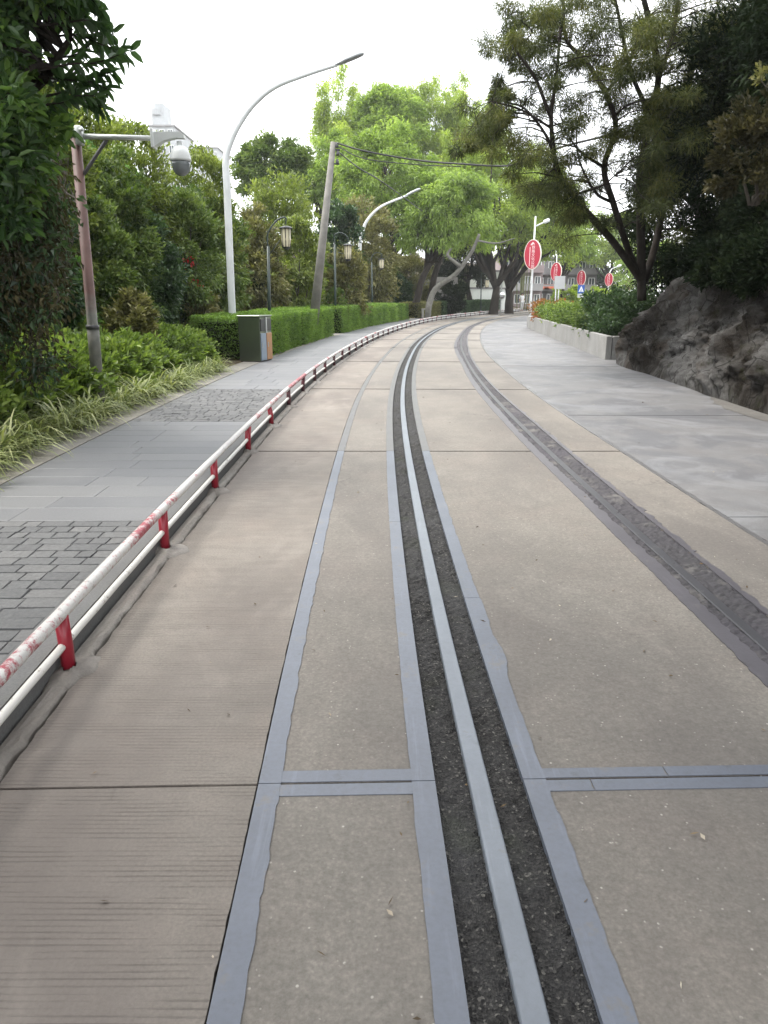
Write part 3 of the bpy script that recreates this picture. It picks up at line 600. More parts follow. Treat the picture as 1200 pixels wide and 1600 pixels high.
# ================================================================ THINGS
# ---- low guard rail
fence = thing('guard_rail', 'low guard rail of worn white pipes on dark red posts along the kerb', 'fence', RVv(2.8, -1.6))
FO = fence.location.copy()
pv = [1.33, 2.83, 4.33, 5.79, 7.33, 8.86, 10.42]
while pv[-1] < 76: pv.append(pv[-1] + 1.52)
pv = [-.2] + pv
v = np.concatenate([np.arange(-1.5, 20, .25), np.arange(20, 77, .5)]); rj = jag(v, 91, .004)
mb = MB(FO); mb.tube([tuple(q) for q in R(v, -1.6 + rj * .5, .258 + rj)], .027, 12); mb.build('top_rail', M['rail_paint'], fence, True)
mb = MB(FO); mb.tube([tuple(q) for q in R(v, -1.605 + rj * .4, .118 + rj)], .0165, 10); mb.build('lower_rail', M['rail_white'], fence, True)
r = rng(71)
for i, q in enumerate(pv):
    p = RVv(q, -1.6); mb = MB(FO); e = Vector((r.normal() * .006, r.normal() * .006, 0))
    mb.tube([p + Vector((0, 0, -.05)), p + Vector((0, 0, .12)), p + e + Vector((0, 0, .25))], .029, 12); post = mb.build('post', M['red' if q < 9 else 'red_dull'], fence, True)
    if q < 30:
        nr, ns = 7, 22; V, Fq = [], []; ph = r.uniform(0, 6.28, 6); k1, k2 = r.uniform(.8, 1.25, 2)
        for a in range(nr):
            t_ = a / (nr - 1)
            for b_ in range(ns):
                an = 2 * math.pi * b_ / ns; lob = 1 + .16 * math.sin(2 * an + ph[0]) + .12 * math.sin(3 * an + ph[1]) + .09 * math.sin(7 * an + ph[2]); ra = .105 * lob * (1 - .76 * t_ ** 1.3)
                V.append((p.x - FO.x + .012 + ra * k1 * math.cos(an) * (.8 if math.cos(an) < 0 else 1.), p.y - FO.y - .02 + 1.25 * k2 * ra * math.sin(an), -.012 + .04 * t_ ** .5 + .004 * math.sin(9 * an + a + ph[3]) + r.normal() * .0025))
        for a in range(nr - 1):
            for b_ in range(ns): Fq.append((a*ns+b_, a*ns+(b_+1) % ns, (a+1)*ns+(b_+1) % ns, (a+1)*ns+b_))
        o = np_mesh('footing', V, Fq, M['mortar'], post, None, True)

# ---- camera pole
b0 = P(152, 600, 9.3); b0.z = 0; tp = P(117, 202, 9.3)
o = thing('camera_pole', 'rusty red pole with white side arm carrying a dome security camera', 'camera pole', (b0.x, b0.y, .06)); ofs = o.location
ax = (tp - Vector((b0.x, b0.y, 0))); pt = lambda z: Vector((b0.x, b0.y, 0)) + ax * (z / tp.z)
mb = MB(ofs); mb.tube([pt(-.2), pt(.9), pt(1.13)], .071, 16); mb.tube([pt(1.13), pt(1.15), pt(1.16), pt(3.25)], [.071, .071, .062, .056], 16); mb.build('pole', M['pole_red'], o, True)
mb = MB(ofs); mb.tube([pt(3.22), tp], .064, 16); mb.build('collar', M['pole_grey'], o, True); mb = MB(ofs); mb.tube([pt(1.11), pt(1.16)], .078, 16); mb.build('joint_ring', M['pole_grey'], o, True)
a0, a1 = P(124, 213, 9.26), P(238, 216, 9.26)
mb = MB(ofs); mb.box(P(124, 212, 9.23), (.075, .1, .2), 0, .01); mb.tube([a0, a1], .028, 12)
for zz in (-.06, .06): mb.box(P(128, 212, 9.18) + Vector((0, 0, zz)), (.05, .03, .03))
mb.build('arm', M['galv'], o, True)
mb = MB(ofs); mb.tube([P(131, 272, 9.3), P(168, 216, 9.28)], .022, 4); mb.build('brace', M['pole_grey'], o)
c = P(282, 244, 9.26)
mb = MB(ofs); mb.box(P(240, 217, 9.26), (.03, .16, .2), 0, .006)
q0, q1 = P(242, 217, 9.26), P(277, 211, 9.26)
mb.prism([(0, -.085), (.0, .065), (.3, .06), (.34, .03), (.34, -.005), (.24, 0), (.1, -.03)], q0 - Vector((0, .05, 0)), (1, 0, .02), (0, 0, 1), (0, 1, 0), .1)
mb.build('camera_bracket', M['cam_white'], o)
mb = MB(ofs); mb.lathe(c, [(.03, .15), (.034, .11), (.062, .098), (.088, .07), (.106, .025), (.116, -.03), (.119, -.05), (.11, -.055)], 24); h = mb.build('camera_housing', M['cam_white'], o, True)
mb = MB(ofs); mb.lathe(c + Vector((0, 0, -.055)), [(.108, 0), (.104, -.04), (.096, -.085), (.075, -.125), (.04, -.148), (.012, -.154)], 24); mb.build('dome', M['dome'], h, True)

# ---- street lamps
def lamp(label, px, Y, r0, r1, head, hm, group, mat='lamp_white'):
    pts = [P(x, y, Y) for x, y in px]; pts[0].z = min(pts[0].z, 0) - .1
    o = thing('street_lamp', label, 'street lamp', (pts[0].x, Y, 0), 0, group); ofs = o.location
    c = curve_pts(pts, 8); mb = MB(ofs); mb.tube(c, taper(r0, r1, len(c)), 14); mb.build('pole', M[mat], o, True)
    h0, h1 = P(*head[0], Y), P(*head[1], Y); d = h1 - h0; ln = d.length; d.normalize(); n_ = Vector((0, 1, 0)); u = d.cross(n_) * -1
    if u.z < 0: u = -u
    w_ = ln * .13; mb = MB(ofs); prof = [(0, .3), (.12, .62), (.35, 1.), (.75, 1.), (.93, .8), (1., .35)]; vs_ = []
    for a, k in prof:
        for j in range(10):
            an = 2 * math.pi * j / 10; vs_.append(h0 + d * (a * ln) + n_ * (math.cos(an) * w_ * k * 1.25) + u * (math.sin(an) * w_ * k * (.75 if math.sin(an) > 0 else .35)))
    k = len(prof); mb.add(vs_, [(i*10+j, i*10+(j+1) % 10, (i+1)*10+(j+1) % 10, (i+1)*10+j) for i in range(k-1) for j in range(10)] + [tuple(range(10))[::-1], tuple(range((k-1)*10, k*10))])
    mb.build('lamp_head', M[hm], o, True)
    return o
gl = 'curved white street lamps'
lamp('tall white street lamp with a long curved arm, standing behind the litter bin', [(368,545),(363,490),(355,300),(353,250),(363,215),(380,184),(402,157),(433,134),(483,115),(527,101)], 19, .098, .042, ((522,103),(569,84)), 'lamp_grey', gl)
lamp('smaller curved white street lamp beyond the trimmed hedges, before the dark trees', [(565,505),(564,470),(562,393),(567,360),(577,340),(597,322),(637,305)], 42, .115, .05, ((632,307),(657,295)), 'lamp_grey', gl)

def ellipse(a, b, n=40): return [(a * math.cos(2*math.pi*i/n), b * math.sin(2*math.pi*i/n)) for i in range(n)]
def text(body, size, loc, M3, mat, parent, step, name='lettering', ext=.004):
    V, Fq = [], []
    for k, ch in enumerate(body):
        cu = bpy.data.curves.new(name, 'FONT'); cu.body = ch; cu.size = size; cu.align_x = 'CENTER'; cu.align_y = 'CENTER'; cu.extrude = ext; cu.resolution_u = 2
        q = bpy.data.objects.new(name, cu); COL.objects.link(q); bpy.context.view_layer.update()
        me = bpy.data.meshes.new_from_object(q.evaluated_get(bpy.context.evaluated_depsgraph_get())); n0 = len(V)
        V += [loc + M3 @ (p.co + Vector((0, -step * k, 0))) for p in me.vertices]; Fq += [tuple(n0 + i for i in p.vertices) for p in me.polygons]
        bpy.data.objects.remove(q); bpy.data.curves.remove(cu); bpy.data.meshes.remove(me)
    mb = MB(); mb.add(V, Fq); return mb.build(name, mat, parent)
def oval_sign(label, x, y, Y, wpx, hpx, yaw, group, face='sign_red'):
    c = P(x, y, Y); s = Y / F; hh = hpx * s / 2; ww = wpx * s / 2 / math.cos(yaw) * .98
    o = thing('oval_sign', label, 'sign', c - Vector((0, 0, hh)), 0, group)
    ex = Vector((math.cos(yaw), -math.sin(yaw), 0)); en = Vector((-math.sin(yaw), -math.cos(yaw), 0)); ez = Vector((0, 0, 1)); ofs = o.location
    mb = MB(ofs); mb.prism(ellipse(ww, hh), c + en * .12, ex, ez, en, .14); mb.build('rim', M['sign_rim'], o)
    mb = MB(ofs); mb.prism(ellipse(ww * .93, hh * .95), c + en * .258, ex, ez, en, .008); mb.build('panel', M[face], o)
    R3 = Matrix((ex, ez, en)).transposed(); l0 = c + en * .268 - ofs
    text('铁路文化公园', hh * .25, l0 + ex * ww * .1 + ez * hh * .46, R3, M['letter'], o, hh * .255)
    mb = MB(ofs); mb.prism([(-.035 * ww, -hh * .78), (.035 * ww, -hh * .78), (.035 * ww, hh * .5), (-.035 * ww, hh * .5)], c + en * .266 + ex * (-ww * .3), ex, ez, en, .004); mb.build('stripe', M['letter'], o)
    mb = MB(ofs); mb.prism([(0, .11*hh), (-.2*ww, -.02*hh), (-.28*ww, -.1*hh), (-.1*ww, -.11*hh), (.05*ww, -.03*hh), (.22*ww, -.08*hh), (.15*ww, .04*hh)], c + en * .266 + ez * hh * .72, ex, ez, en, .004); mb.build('emblem', M['letter'], o)
    return o
gs = 'red oval signs on lamp posts'; gp = 'white lamp posts carrying red oval signs'
def sign_post(label, px, Y, arm, rr=.06):
    pts = [P(x, y, Y) for x, y in px]; b_ = pts[0].copy(); b_.z = -.1; o = thing('lamp_post', label, 'lamp post', (b_.x, Y, 0), 0, gp); ofs = o.location
    mb = MB(ofs); mb.tube([b_] + pts, taper(rr, rr * .7, len(pts) + 1), 10); mb.build('pole', M['lamp_white'], o, True)
    if arm:
        a = [P(x, y, Y) for x, y in arm]; mb = MB(ofs); mb.tube([a[0], a[0].lerp(a[1], .6)], rr * .6, 8); mb.build('arm', M['lamp_white'], o, True)
        d = (a[1] - a[0]).normalized(); mb = MB(ofs); mb.tube([a[0].lerp(a[1], .55), a[0].lerp(a[1], .65), a[0].lerp(a[1], .95), a[1]], [rr * .7, rr * 1.7, rr * 1.5, rr * .6], 8); mb.build('lamp_head', M['lamp_white'], o, True)
sign_post('white lamp post behind the largest red oval sign, at the planter end', [(830,463),(833,400),(837,338)], 42, [(836,354),(859,343)])
oval_sign('largest red oval sign, nearest, on a white lamp post over the orange bush', 834, 398, 41.7, 23, 42, rad(27), gs)
sign_post('white lamp post of the oval sign half hidden by the white square board', [(868,463),(870,398)], 58, None, .05)
oval_sign('red oval sign whose lower half hides behind the white square board', 870, 425, 57.7, 15, 27, rad(27), gs)
oval_sign('red oval sign directly above the blue pedestrian sign', 909, 434.5, 78, 12, 22, rad(27), gs)
sign_post('thin white lamp post of the oval sign above the blue sign', [(908,463),(910,420)], 78.3, None, .04)
sign_post('leaning white lamp post with short arm left of the dark tree trunks', [(949,463),(953,425),(956,420)], 88, [(956,420),(971,414)], .08)
oval_sign('red oval sign on the leaning post with short arm, left of the dark trunks', 952, 437, 87.6, 11, 19, rad(27), gs)
oval_sign('faded pink oval sign, smallest, half behind the dark tree trunk', 983.5, 443.5, 105, 11, 18, rad(27), gs, 'sign_pink')
# white board and blue pedestrian sign
c = P(874.5, 441.5, 48); o = thing('notice_board', 'blank white square board on a grey post before the oval sign', 'sign', (c.x, 48, 0)); ofs = o.location; s = 48 / F
mb = MB(ofs); mb.box(c, (16 * s, .03, 18.5 * s), 0, .006); mb.build('panel', M['board'], o)
mb = MB(ofs); mb.tube([(c.x - .02, 48.06, -.1), (c.x - .02, 48.06, c.z + .3)], .035, 8); mb.build('post', M['galv'], o, True)
c = P(908, 452, 55); s = 55 / F; o = thing('crossing_sign', 'blue square sign with a white triangle above a grey plate', 'sign', (c.x, 55, 0)); ofs = o.location
mb = MB(ofs); mb.box(c, (10 * s, .03, 12 * s), 0, .006); pn = mb.build('panel', M['sign_blue'], o)
f0 = c + Vector((0, -.018, 0)); a_ = 10 * s
mb = MB(ofs); mb.prism([(-.38*a_, -.36*a_), (-.2*a_, -.36*a_), (0, .12*a_), (.2*a_, -.36*a_), (.38*a_, -.36*a_), (.04*a_, .42*a_), (-.04*a_, .42*a_)], f0, (1, 0, 0), (0, 0, 1), (0, -1, 0), .006)
mb.prism([(-.09*a_, -.36*a_), (.09*a_, -.36*a_), (.04*a_, -.05*a_), (-.04*a_, -.05*a_)], f0, (1, 0, 0), (0, 0, 1), (0, -1, 0), .006); mb.build('emblem', M['white'], pn)
mb = MB(ofs); mb.box(c - Vector((0, 0, 9.3 * s)), (9.5 * s, .03, 5.5 * s), 0, .005); mb.build('plate', M['galv'], o)
mb = MB(ofs); mb.tube([(c.x, 55.05, -.1), (c.x, 55.05, c.z + .2)], .03, 8); mb.build('post', M['galv'], o, True)

# ---- litter bin
c = RVv(17.0, -3.32, .1); bl = P(409, 566, c.y); c = Vector((G(408, 566, .1)[0], G(408, 566, .1)[1], .1))
o = thing('litter_bin', 'tall steel litter bin with plain greenish side and two doors facing the path', 'litter bin', c, 0)
ya = rad(25); T = Matrix.Rotation(-ya, 3, 'Z'); W_, D_, H_ = .58, .46, .98    # local x: depth away from the path, y: width along the path
mb = MB(); Tm = Matrix.Rotation(rad(-14), 3, 'Z')
def bx(mb, cx, cy, cz, dx, dy, dz, bev=.006): mb.box(Tm @ Vector((cx, cy, cz)), (dx, dy, dz), 0, bev, Tm); return mb
mb = MB(); bx(mb, -.25, .33, .49, .50, .66, .94, .012); mb.build('body', M['bin_steel'], o)
mb = MB(); bx(mb, -.25, .33, .975, .54, .70, .03, .008); mb.build('lid', M['bin_steel'], o)
mb = MB(); bx(mb, -.25, .33, .012, .46, .62, .03, .0); mb.build('plinth', M['black'], o)
for k, (cy, mt, lb) in enumerate(((.17, 'bin_blue', 'blue grey door'), (.49, 'bin_orange', 'orange brown door'))):
    mb = MB(); bx(mb, .008, cy, .32, .02, .29, .58); d_ = mb.build('door', M[mt], o, label=lb)
    mb = MB(); bx(mb, .025, cy - .1, .36, .016, .02, .10, .004); mb.build('handle', M['galv'], d_)
    mb = MB(); bx(mb, .006, cy, .785, .018, .27, .26); mb.build('opening', M['black'], o)
mb = MB(); bx(mb, .014, .33, .78, .03, .045, .34); mb.build('divider', M['galv'], o)

# ---- leaning concrete utility pole, cable, stay wire
pa, pb = P(485, 510, 25), P(521, 222, 25); pa.z = -.1
o = thing('utility_pole', 'leaning grey concrete utility pole behind the trimmed hedge', 'utility pole', (pa.x, 25, 0)); ofs = o.location
mb = MB(ofs); mb.tube([pa, pb], [.17, .085], 14); mb.build('pole', M['pole_conc'], o, True)
mb = MB(ofs); 
for k, (dx, dz) in enumerate(((.10, -.1), (.13, -.32), (.11, -.55))): mb.lathe(pb + Vector((dx, -.03, dz)), [(.02, -.07), (.05, -.05), (.055, 0), (.035, .04), (.03, .07)], 10); mb.build('insulator', M['pole_grey'], o, True); mb = MB(ofs)

mb = MB(ofs); mb.tube([pb + Vector((-.12, 0, -.2)), pb + Vector((.2, 0, -.22))], .03, 6); mb.build('crossarm', M['pole_grey'], o); mb = MB(ofs); mb.tube([pb + Vector((-.09, 0, -.6)), pb + Vector((.17, 0, -.62))], .025, 6); mb.build('crossarm', M['pole_grey'], o)
def cable(label, px, rr):
    mb = MB(); mb.tube(curve_pts([P(x, y, Y) for x, y, Y in px], 8), rr, 6); tag(mb.build('cable', M['cable'], None, True), label, 'cable')
cable('thick black cable sagging from the leaning pole to the right tree', [(525,223,25),(570,236,24.5),(650,250,24),(720,256,23),(800,258,22),(870,232,19.5),(940,214,18),(985,204,17.3)], .026)
cable('thin black wire slanting from the leaning pole top past the second lamp arm', [(526,235,25),(560,262,28),(600,286,33),(660,330,42)], .02)
cable('loose thin cable hanging just under the thick one beside the pole top', [(526,228,25),(570,248,24.4),(650,257,24),(720,260,23)], .014)

# ---- hanging lantern posts
def lantern_post(label, px, ptop, pbot, lx, ly, lw, lh, Y):
    s = Y / F; b_ = P(px[1], pbot, Y); t_ = P(px[0], ptop, Y); g0 = Vector((b_.x, Y, -.1)); o = thing('lantern_post', label, 'lantern post', (g0.x, Y, 0), 0, 'green posts with hanging lanterns'); ofs = o.location
    c = P(lx, ly, Y); w_ = lw * s / 2; h_ = lh * s / 2
    mb = MB(ofs); mb.tube([g0, t_], [.055, .04], 10); mb.tube([g0, g0 + Vector((0, 0, .5))], .075, 10); mb.build('post', M['dark_green'], o, True)
    q = t_ + Vector((0, 0, .02)); e = Vector((c.x, Y, c.z + h_ * 1.7))
    mb = MB(ofs); mb.tube(curve_pts([t_ - Vector((0, 0, .1)), q + Vector((0, 0, .3)), q.lerp(e, .5) + Vector((0, 0, .28)), e, Vector((c.x, Y, c.z + h_ * 1.1))], 6), .022, 6); mb.tube([t_ - Vector((0, 0, .25)), Vector((c.x - w_, Y, c.z - h_ * .2))], .012, 5); mb.build('arm', M['dark_green'], o, True)
    mb = MB(ofs); mb.lathe(c, [(w_ * .62, -h_ * .8), (w_ * .78, -h_ * .2), (w_ * .8, h_ * .75)], 8); la = mb.build('lantern', M['lantern_glass'], o)
    mb = MB(ofs)
    for k in range(8):
        an = 2 * math.pi * k / 8; d = Vector((math.cos(an), math.sin(an), 0)); mb.tube([c + d * w_ * .66 + Vector((0, 0, -h_ * .82)), c + d * w_ * .84 + Vector((0, 0, h_ * .78))], w_ * .07, 4)
    mb.lathe(c + Vector((0, 0, h_ * .76)), [(w_ * 1.12, 0), (w_ * 1.15, h_ * .06), (w_ * .8, h_ * .16), (w_ * .2, h_ * .26)], 8); mb.lathe(c + Vector((0, 0, -h_ * .95)), [(w_ * .2, -h_ * .14), (w_ * .6, 0), (w_ * .74, h_ * .13)], 8)
    mb.build('lantern_frame', M['black'], la)
lantern_post('dark green lantern post nearest the white lamp, with the largest lantern', (419, 421), 385, 520, 447, 371, 18, 32, 22)
lantern_post('lantern post rising behind the round clipped bush', (523, 524), 382, 505, 543.5, 394, 13, 24, 30)
lantern_post('smallest lantern post, by the tree trunks beyond the second lamp', (581, 582), 410, 500, 596, 412, 9, 16, 44)
lantern_post('distant dark lantern post before the white wall', (752, 751), 436, 495, 761, 443, 8, 13, 62)

# ---- stone markers at the hedge gaps
def marker(label, x, y, wpx, hpx, kind):
    gx, gy = G(x, y, .1); s = gy / F; w_, h_ = wpx * s, hpx * s; o = thing('stone_marker', label, 'stone marker', (gx, gy, .1)); mb = MB()
    if kind == 'block': mb.box((0, 0, h_ / 2), (w_, w_ * 1.1, h_), rad(10), .03); mb.build('block', M['pale_stone'], o)
    else:
        for sx in (-1, 1): mb.box((sx * (w_ / 2 - .08), 0, h_ / 2), (.15, .3, h_), 0, .02)
        mb.build('leg', M['pale_stone'], o); mb = MB(); mb.box((0, 0, h_ + .045), (w_ * 1.05, .36, .09), 0, .015); mb.build('top', M['pale_stone'], o)
marker('pale stone block in the gap between the trimmed hedges', 554, 513, 7, 17, 'block')
marker('small stone arch like a stool beside the bend of the path', 664, 497, 11, 12, 'arch')
marker('low distant stone marker by the brownish hedge', 716, 491, 5, 7, 'block')

# ---- planter, its hedge and the red tipped bush
pA, pB = Vector((5.39, 18.44, 0)), Vector((6.97, 37.32, 0)); dr = (pB - pA).normalized(); nr_ = Vector((dr.y, -dr.x, 0)); PL = (pB - pA).length
o = thing('planter', 'long grey concrete planter wall along the right lane', 'planter', pA); mb = MB(pA); az = -math.atan2(dr.x, dr.y)
for a, b in ((0, PL * .62), (PL * .62 + .02, PL)): mb.box(pA + dr * ((a + b) / 2) + nr_ * .07 + Vector((0, 0, .27)), (.14, b - a, .58), az, .008)
mb.build('wall', M['planter'], o)
mb = MB(pA); mb.box(pA + nr_ * .92 + dr * .07 + Vector((0, 0, .27)), (1.52, .139, .579), az, .008); mb.box(pB + nr_ * .92 - dr * .07 + Vector((0, 0, .27)), (1.52, .139, .579), az, .008); mb.build('end_wall', M['planter'], o)
mb = MB(pA); mb.box((pA + pB) / 2 + nr_ * .9 + Vector((0, 0, .25)), (1.5, PL - .3, .46), az); mb.build('earth', M['soil'], o)
# ---- people
def person(label, loc, yaw, top, trousers, hgt=1.62, arm_out=0.):
    o = thing('person', label, 'person', loc, yaw); s = hgt / 1.7
    J = {'pel': (0, 0, .93), 'wst': (0, .01, 1.1), 'chs': (0, .015, 1.32), 'nck': (0, 0, 1.47), 'hd0': (0, -.01, 1.55), 'hd1': (0, -.015, 1.66),
         'sl': (-.17, 0, 1.41), 'el': (-.23 - arm_out, .02, 1.14), 'wl': (-.22 - arm_out, -.10, .93), 'hl': (-.215 - arm_out, -.13, .85), 'sr': (.17, 0, 1.41), 'er': (.23, .02, 1.14), 'wr': (.23, -.06, .90), 'hr': (.23, -.08, .82),
         'tl': (-.095, 0, .88), 'kl': (-.10, -.07, .49), 'al': (-.10, .02, .08), 'fl': (-.10, -.12, .035), 'tr': (.095, 0, .88), 'kr': (.10, .02, .49), 'ar': (.11, .12, .10), 'fr': (.11, 0, .035)}
    rr = {'pel': .15, 'wst': .135, 'chs': .155, 'nck': .055, 'hd0': .085, 'hd1': .085, 'sl': .065, 'el': .045, 'wl': .033, 'hl': .035, 'sr': .065, 'er': .045, 'wr': .033, 'hr': .035, 'tl': .09, 'kl': .062, 'al': .045, 'fl': .04, 'tr': .09, 'kr': .062, 'ar': .045, 'fr': .04}
    E = [('pel','wst'),('wst','chs'),('chs','nck'),('nck','hd0'),('hd0','hd1'),('chs','sl'),('sl','el'),('el','wl'),('wl','hl'),('chs','sr'),('sr','er'),('er','wr'),('wr','hr'),('pel','tl'),('tl','kl'),('kl','al'),('al','fl'),('pel','tr'),('tr','kr'),('kr','ar'),('ar','fr')]
    ks = list(J)
    def body(name, keys, scale, mat, grow=0.):
        kk = [k for k in ks if k in keys]; me = bpy.data.meshes.new(name); me.from_pydata([Vector(J[k]) * s for k in kk], [(kk.index(a), kk.index(b)) for a, b in E if a in keys and b in keys], [])
        q = bpy.data.objects.new(name, me); COL.objects.link(q); q.parent = o; me.materials.append(mat); md = q.modifiers.new('skin', 'SKIN')
        for i, k in enumerate(kk): e = (rr[k] + grow) * s; me.skin_vertices[0].data[i].radius = (e * (1.25 if k in ('chs', 'pel', 'wst') else 1), e)
        me.skin_vertices[0].data[0].use_root = True; md.use_smooth_shade = True; q.modifiers.new('sub', 'SUBSURF').levels = 1; q.modifiers['sub'].render_levels = 2
    skin = simple('skin', (.42, .25, .18), .6, 0, .05); body('body', ks, 1, skin)
    body('top', ['pel','wst','chs','sl','el','sr','er'], 1, simple('shirt ' + top[0], top[1], .8, 0, .1), .018)
    body('trousers', ['pel','tl','kl','al','tr','kr','ar'], 1, simple('trousers ' + trousers[0], trousers[1], .8, 0, .1), .016)
    mb = MB(); mb.lathe(Vector((0, .012, 1.60)) * s, [(.075 * s, -.09 * s), (.098 * s, -.03 * s), (.103 * s, .03 * s), (.09 * s, .09 * s), (.05 * s, .125 * s), (.01, .132 * s)], 12); mb.build('hair', simple('black hair', (.012, .01, .01), .6), o, True)
person('person in white top and white trousers walking at the far bend', (P(815, 480, 74).x, 74, .1), rad(15), ('white', (.72, .72, .72)), ('white', (.62, .62, .62)), 1.65, .05)

# ---- round traffic mirror on a pole at the bend
c = P(783, 461, 66); o = thing('traffic_mirror', 'round traffic mirror on a pale pole between the two far trunks', 'traffic mirror', (c.x, 66, .1)); ofs = o.location
mb = MB(ofs); mb.tube([(c.x, 66.1, 0), P(784, 441, 66.1)], .06, 8); mb.build('pole', M['galv'], o, True)
Rx = Matrix.Rotation(rad(90), 3, 'X'); mb = MB(ofs); mb.lathe(c + Vector((0, -.05, 0)), [(.30, -.03), (.36, 0), (.37, .03)], 20, Rx); fr = mb.build('rim', M['galv'], o, True)
mb = MB(ofs); mb.lathe(c + Vector((0, -.06, 0)), [(.33, 0), (.28, .04), (.15, .075), (.01, .085)], 20, Rx); mb.build('mirror', simple('mirror', (.75, .77, .77), .06, 1., .02), fr, True)

# ---- buildings and walls
def facade(name, label, x0, x1, ytop, Y, depth, floors, cols, mat, cat='building', base=-.1, win=True, bands=True, awn=0):
    a, b = P(x0, ytop, Y), P(x1, ytop, Y); zt = a.z; o = thing(name, label, cat, ((a.x + b.x) / 2, Y, 0)); ofs = o.location
    cx, w_ = (a.x + b.x) / 2, b.x - a.x; mb = MB(ofs); mb.box((cx, Y + depth / 2, (zt + base) / 2), (w_, depth, zt - base)); mb.build('wall', M[mat], o)
    mb = MB(ofs); mb.box((cx, Y + depth / 2, zt + .15), (w_ + .5, depth + .5, .3)); mb.build('roof', M['wall_pale'], o)
    fh = (zt - base) / floors
    for f in range(floors):
        z0 = base + f * fh
        if bands and f: mb = MB(ofs); mb.box((cx, Y - .55, z0 + .45), (w_ * .96, 1.1, .9), 0, .02); mb.build('balcony', M['wall_pale' if f % 2 else mat], o)
        if win:
            for k in range(cols):
                xx = a.x + w_ * (k + .5) / cols; mb = MB(ofs); ww, wh = w_ / cols * .55, fh * .5; zc = z0 + fh * .56
                for q in ((-1, 0), (1, 0), (0, -1), (0, 1), (0, 0)):
                    mb.box((xx + q[0] * ww / 2, Y - .02, zc + q[1] * wh / 2), (.09 if q[1] == 0 else ww + .09, .081 if q[1] else .08, wh - .09 if q[1] == 0 else .09))
                wf = mb.build('window', M['white'], o); mb = MB(ofs); mb.box((xx, Y - .01, zc), (ww - .1, .03, wh - .1)); mb.build('pane', M['glass'], wf)
    for k in range(awn):
        xx = a.x + w_ * (k + .5) / awn * .55; mb = MB(ofs); mb.prism([(0, 0), (1.6, -.5), (1.6, -.7), (0, -.1)], (xx - 1.4, Y - .02, 3.1), (0, -1, 0), (0, 0, 1), (1, 0, 0), 2.8); mb.build('awning', M['awning'], o)
    return o
o = facade('apartment_building', 'white apartment tower with rooftop box showing above the hillside shrubs', 233, 272, 198, 150, 14, 12, 3, 'wall_far', bands=False)
mb = MB(o.location); c = P(243, 180, 153); mb.box((c.x, 157, c.z), (2.4, 5, 4.6)); mb.lathe(P(241, 170, 153) + Vector((0, 2, .2)), [(1., -.9), (1.1, 0), (1., .9), (.2, 1.1)], 14); mb.build('rooftop_box', M['wall_far'], o)
facade('apartment_building', 'faint white block with a grid of windows left of the tall lamp arc', 304, 340, 232, 185, 14, 9, 5, 'wall_far', bands=False)
facade('shop_building', 'grey building with balcony bands and orange awnings behind the oval signs', 806, 935, 404, 112, 16, 3, 8, 'wall_grey', awn=3)
facade('apartment_building', 'pinkish building showing between the far trunks at the bend', 788, 850, 398, 98, 10, 3, 4, 'wall_pink')
a, b = P(690, 455, 70), P(792, 455, 76); 
def wall(name, label, a, b, h, th, mat, cap=None, cat='wall'):
    a, b = Vector((a.x, a.y, 0)), Vector((b.x, b.y, 0)); d = b - a; o = thing(name, label, cat, a); mb = MB(a); az = math.atan2(d.y, d.x); mb.box((a + b) / 2 + Vector((0, 0, h / 2 - .1)), (d.length, th, h + .2), az); mb.build('masonry', M[mat], o)
    if cap: mb = MB(a); mb.box((a + b) / 2 + Vector((0, 0, h + .08)), (d.length + .1, th + .16, .16), az, .01); mb.build('coping', M[cap], o)
wall('garden_wall', 'low white wall behind the far hedge and the two trunks', a, b, 2.1, .3, 'wall_white', 'wall_grey')
wall('garden_wall', 'taller white wall with grey band rising behind the low white wall', P(700, 440, 82), P(800, 440, 86), 4.0, .4, 'wall_white', 'wall_grey')
wall('stone_wall', 'grey block stone wall in shade behind the leaning trunks', P(566, 450, 57), P(712, 450, 62), 2.9, .5, 'ashlar')
# ================================================================ VEGETATION
def vd_base(p):
    v_, d_ = to_vd(p.x, p.y); return float(hill_z(np.float64(v_), np.float64(d_))) if d_ < -3.6 else 0.
def pbush(label, x, y, Y, rx_, rz_, mat, seed, n, Ln, Wd, name='bush', cat='bush', group='shrubs on the left hillside', zb=None, **kw):
    """bush whose middle is seen at photo pixel (x, y) at distance Y, radii in photo pixels"""
    c = P(x, y, Y); s = Y / F; rx_ *= .86; rz_ *= .80; z0 = vd_base(c) if zb is None else zb; z0 = min(z0, c.z - .3 * rz_ * s); cz_, rv_ = c.z - z0, rz_ * s
    if zb is None and cz_ > 1.15 * rv_: q_ = (cz_ + rv_) / 2; n = int(n * min(1.7, q_ / rv_)); kw['clumps'] = int(kw.get('clumps', 40) * min(1.7, q_ / rv_)); cz_ = rv_ = q_; kw['low'] = -1.
    return bush(name, label, cat, (c.x, c.y, z0), (rx_ * s, rx_ * s * .9, rv_), cz_, mat, seed, n, Ln, Wd, group=group, **kw)

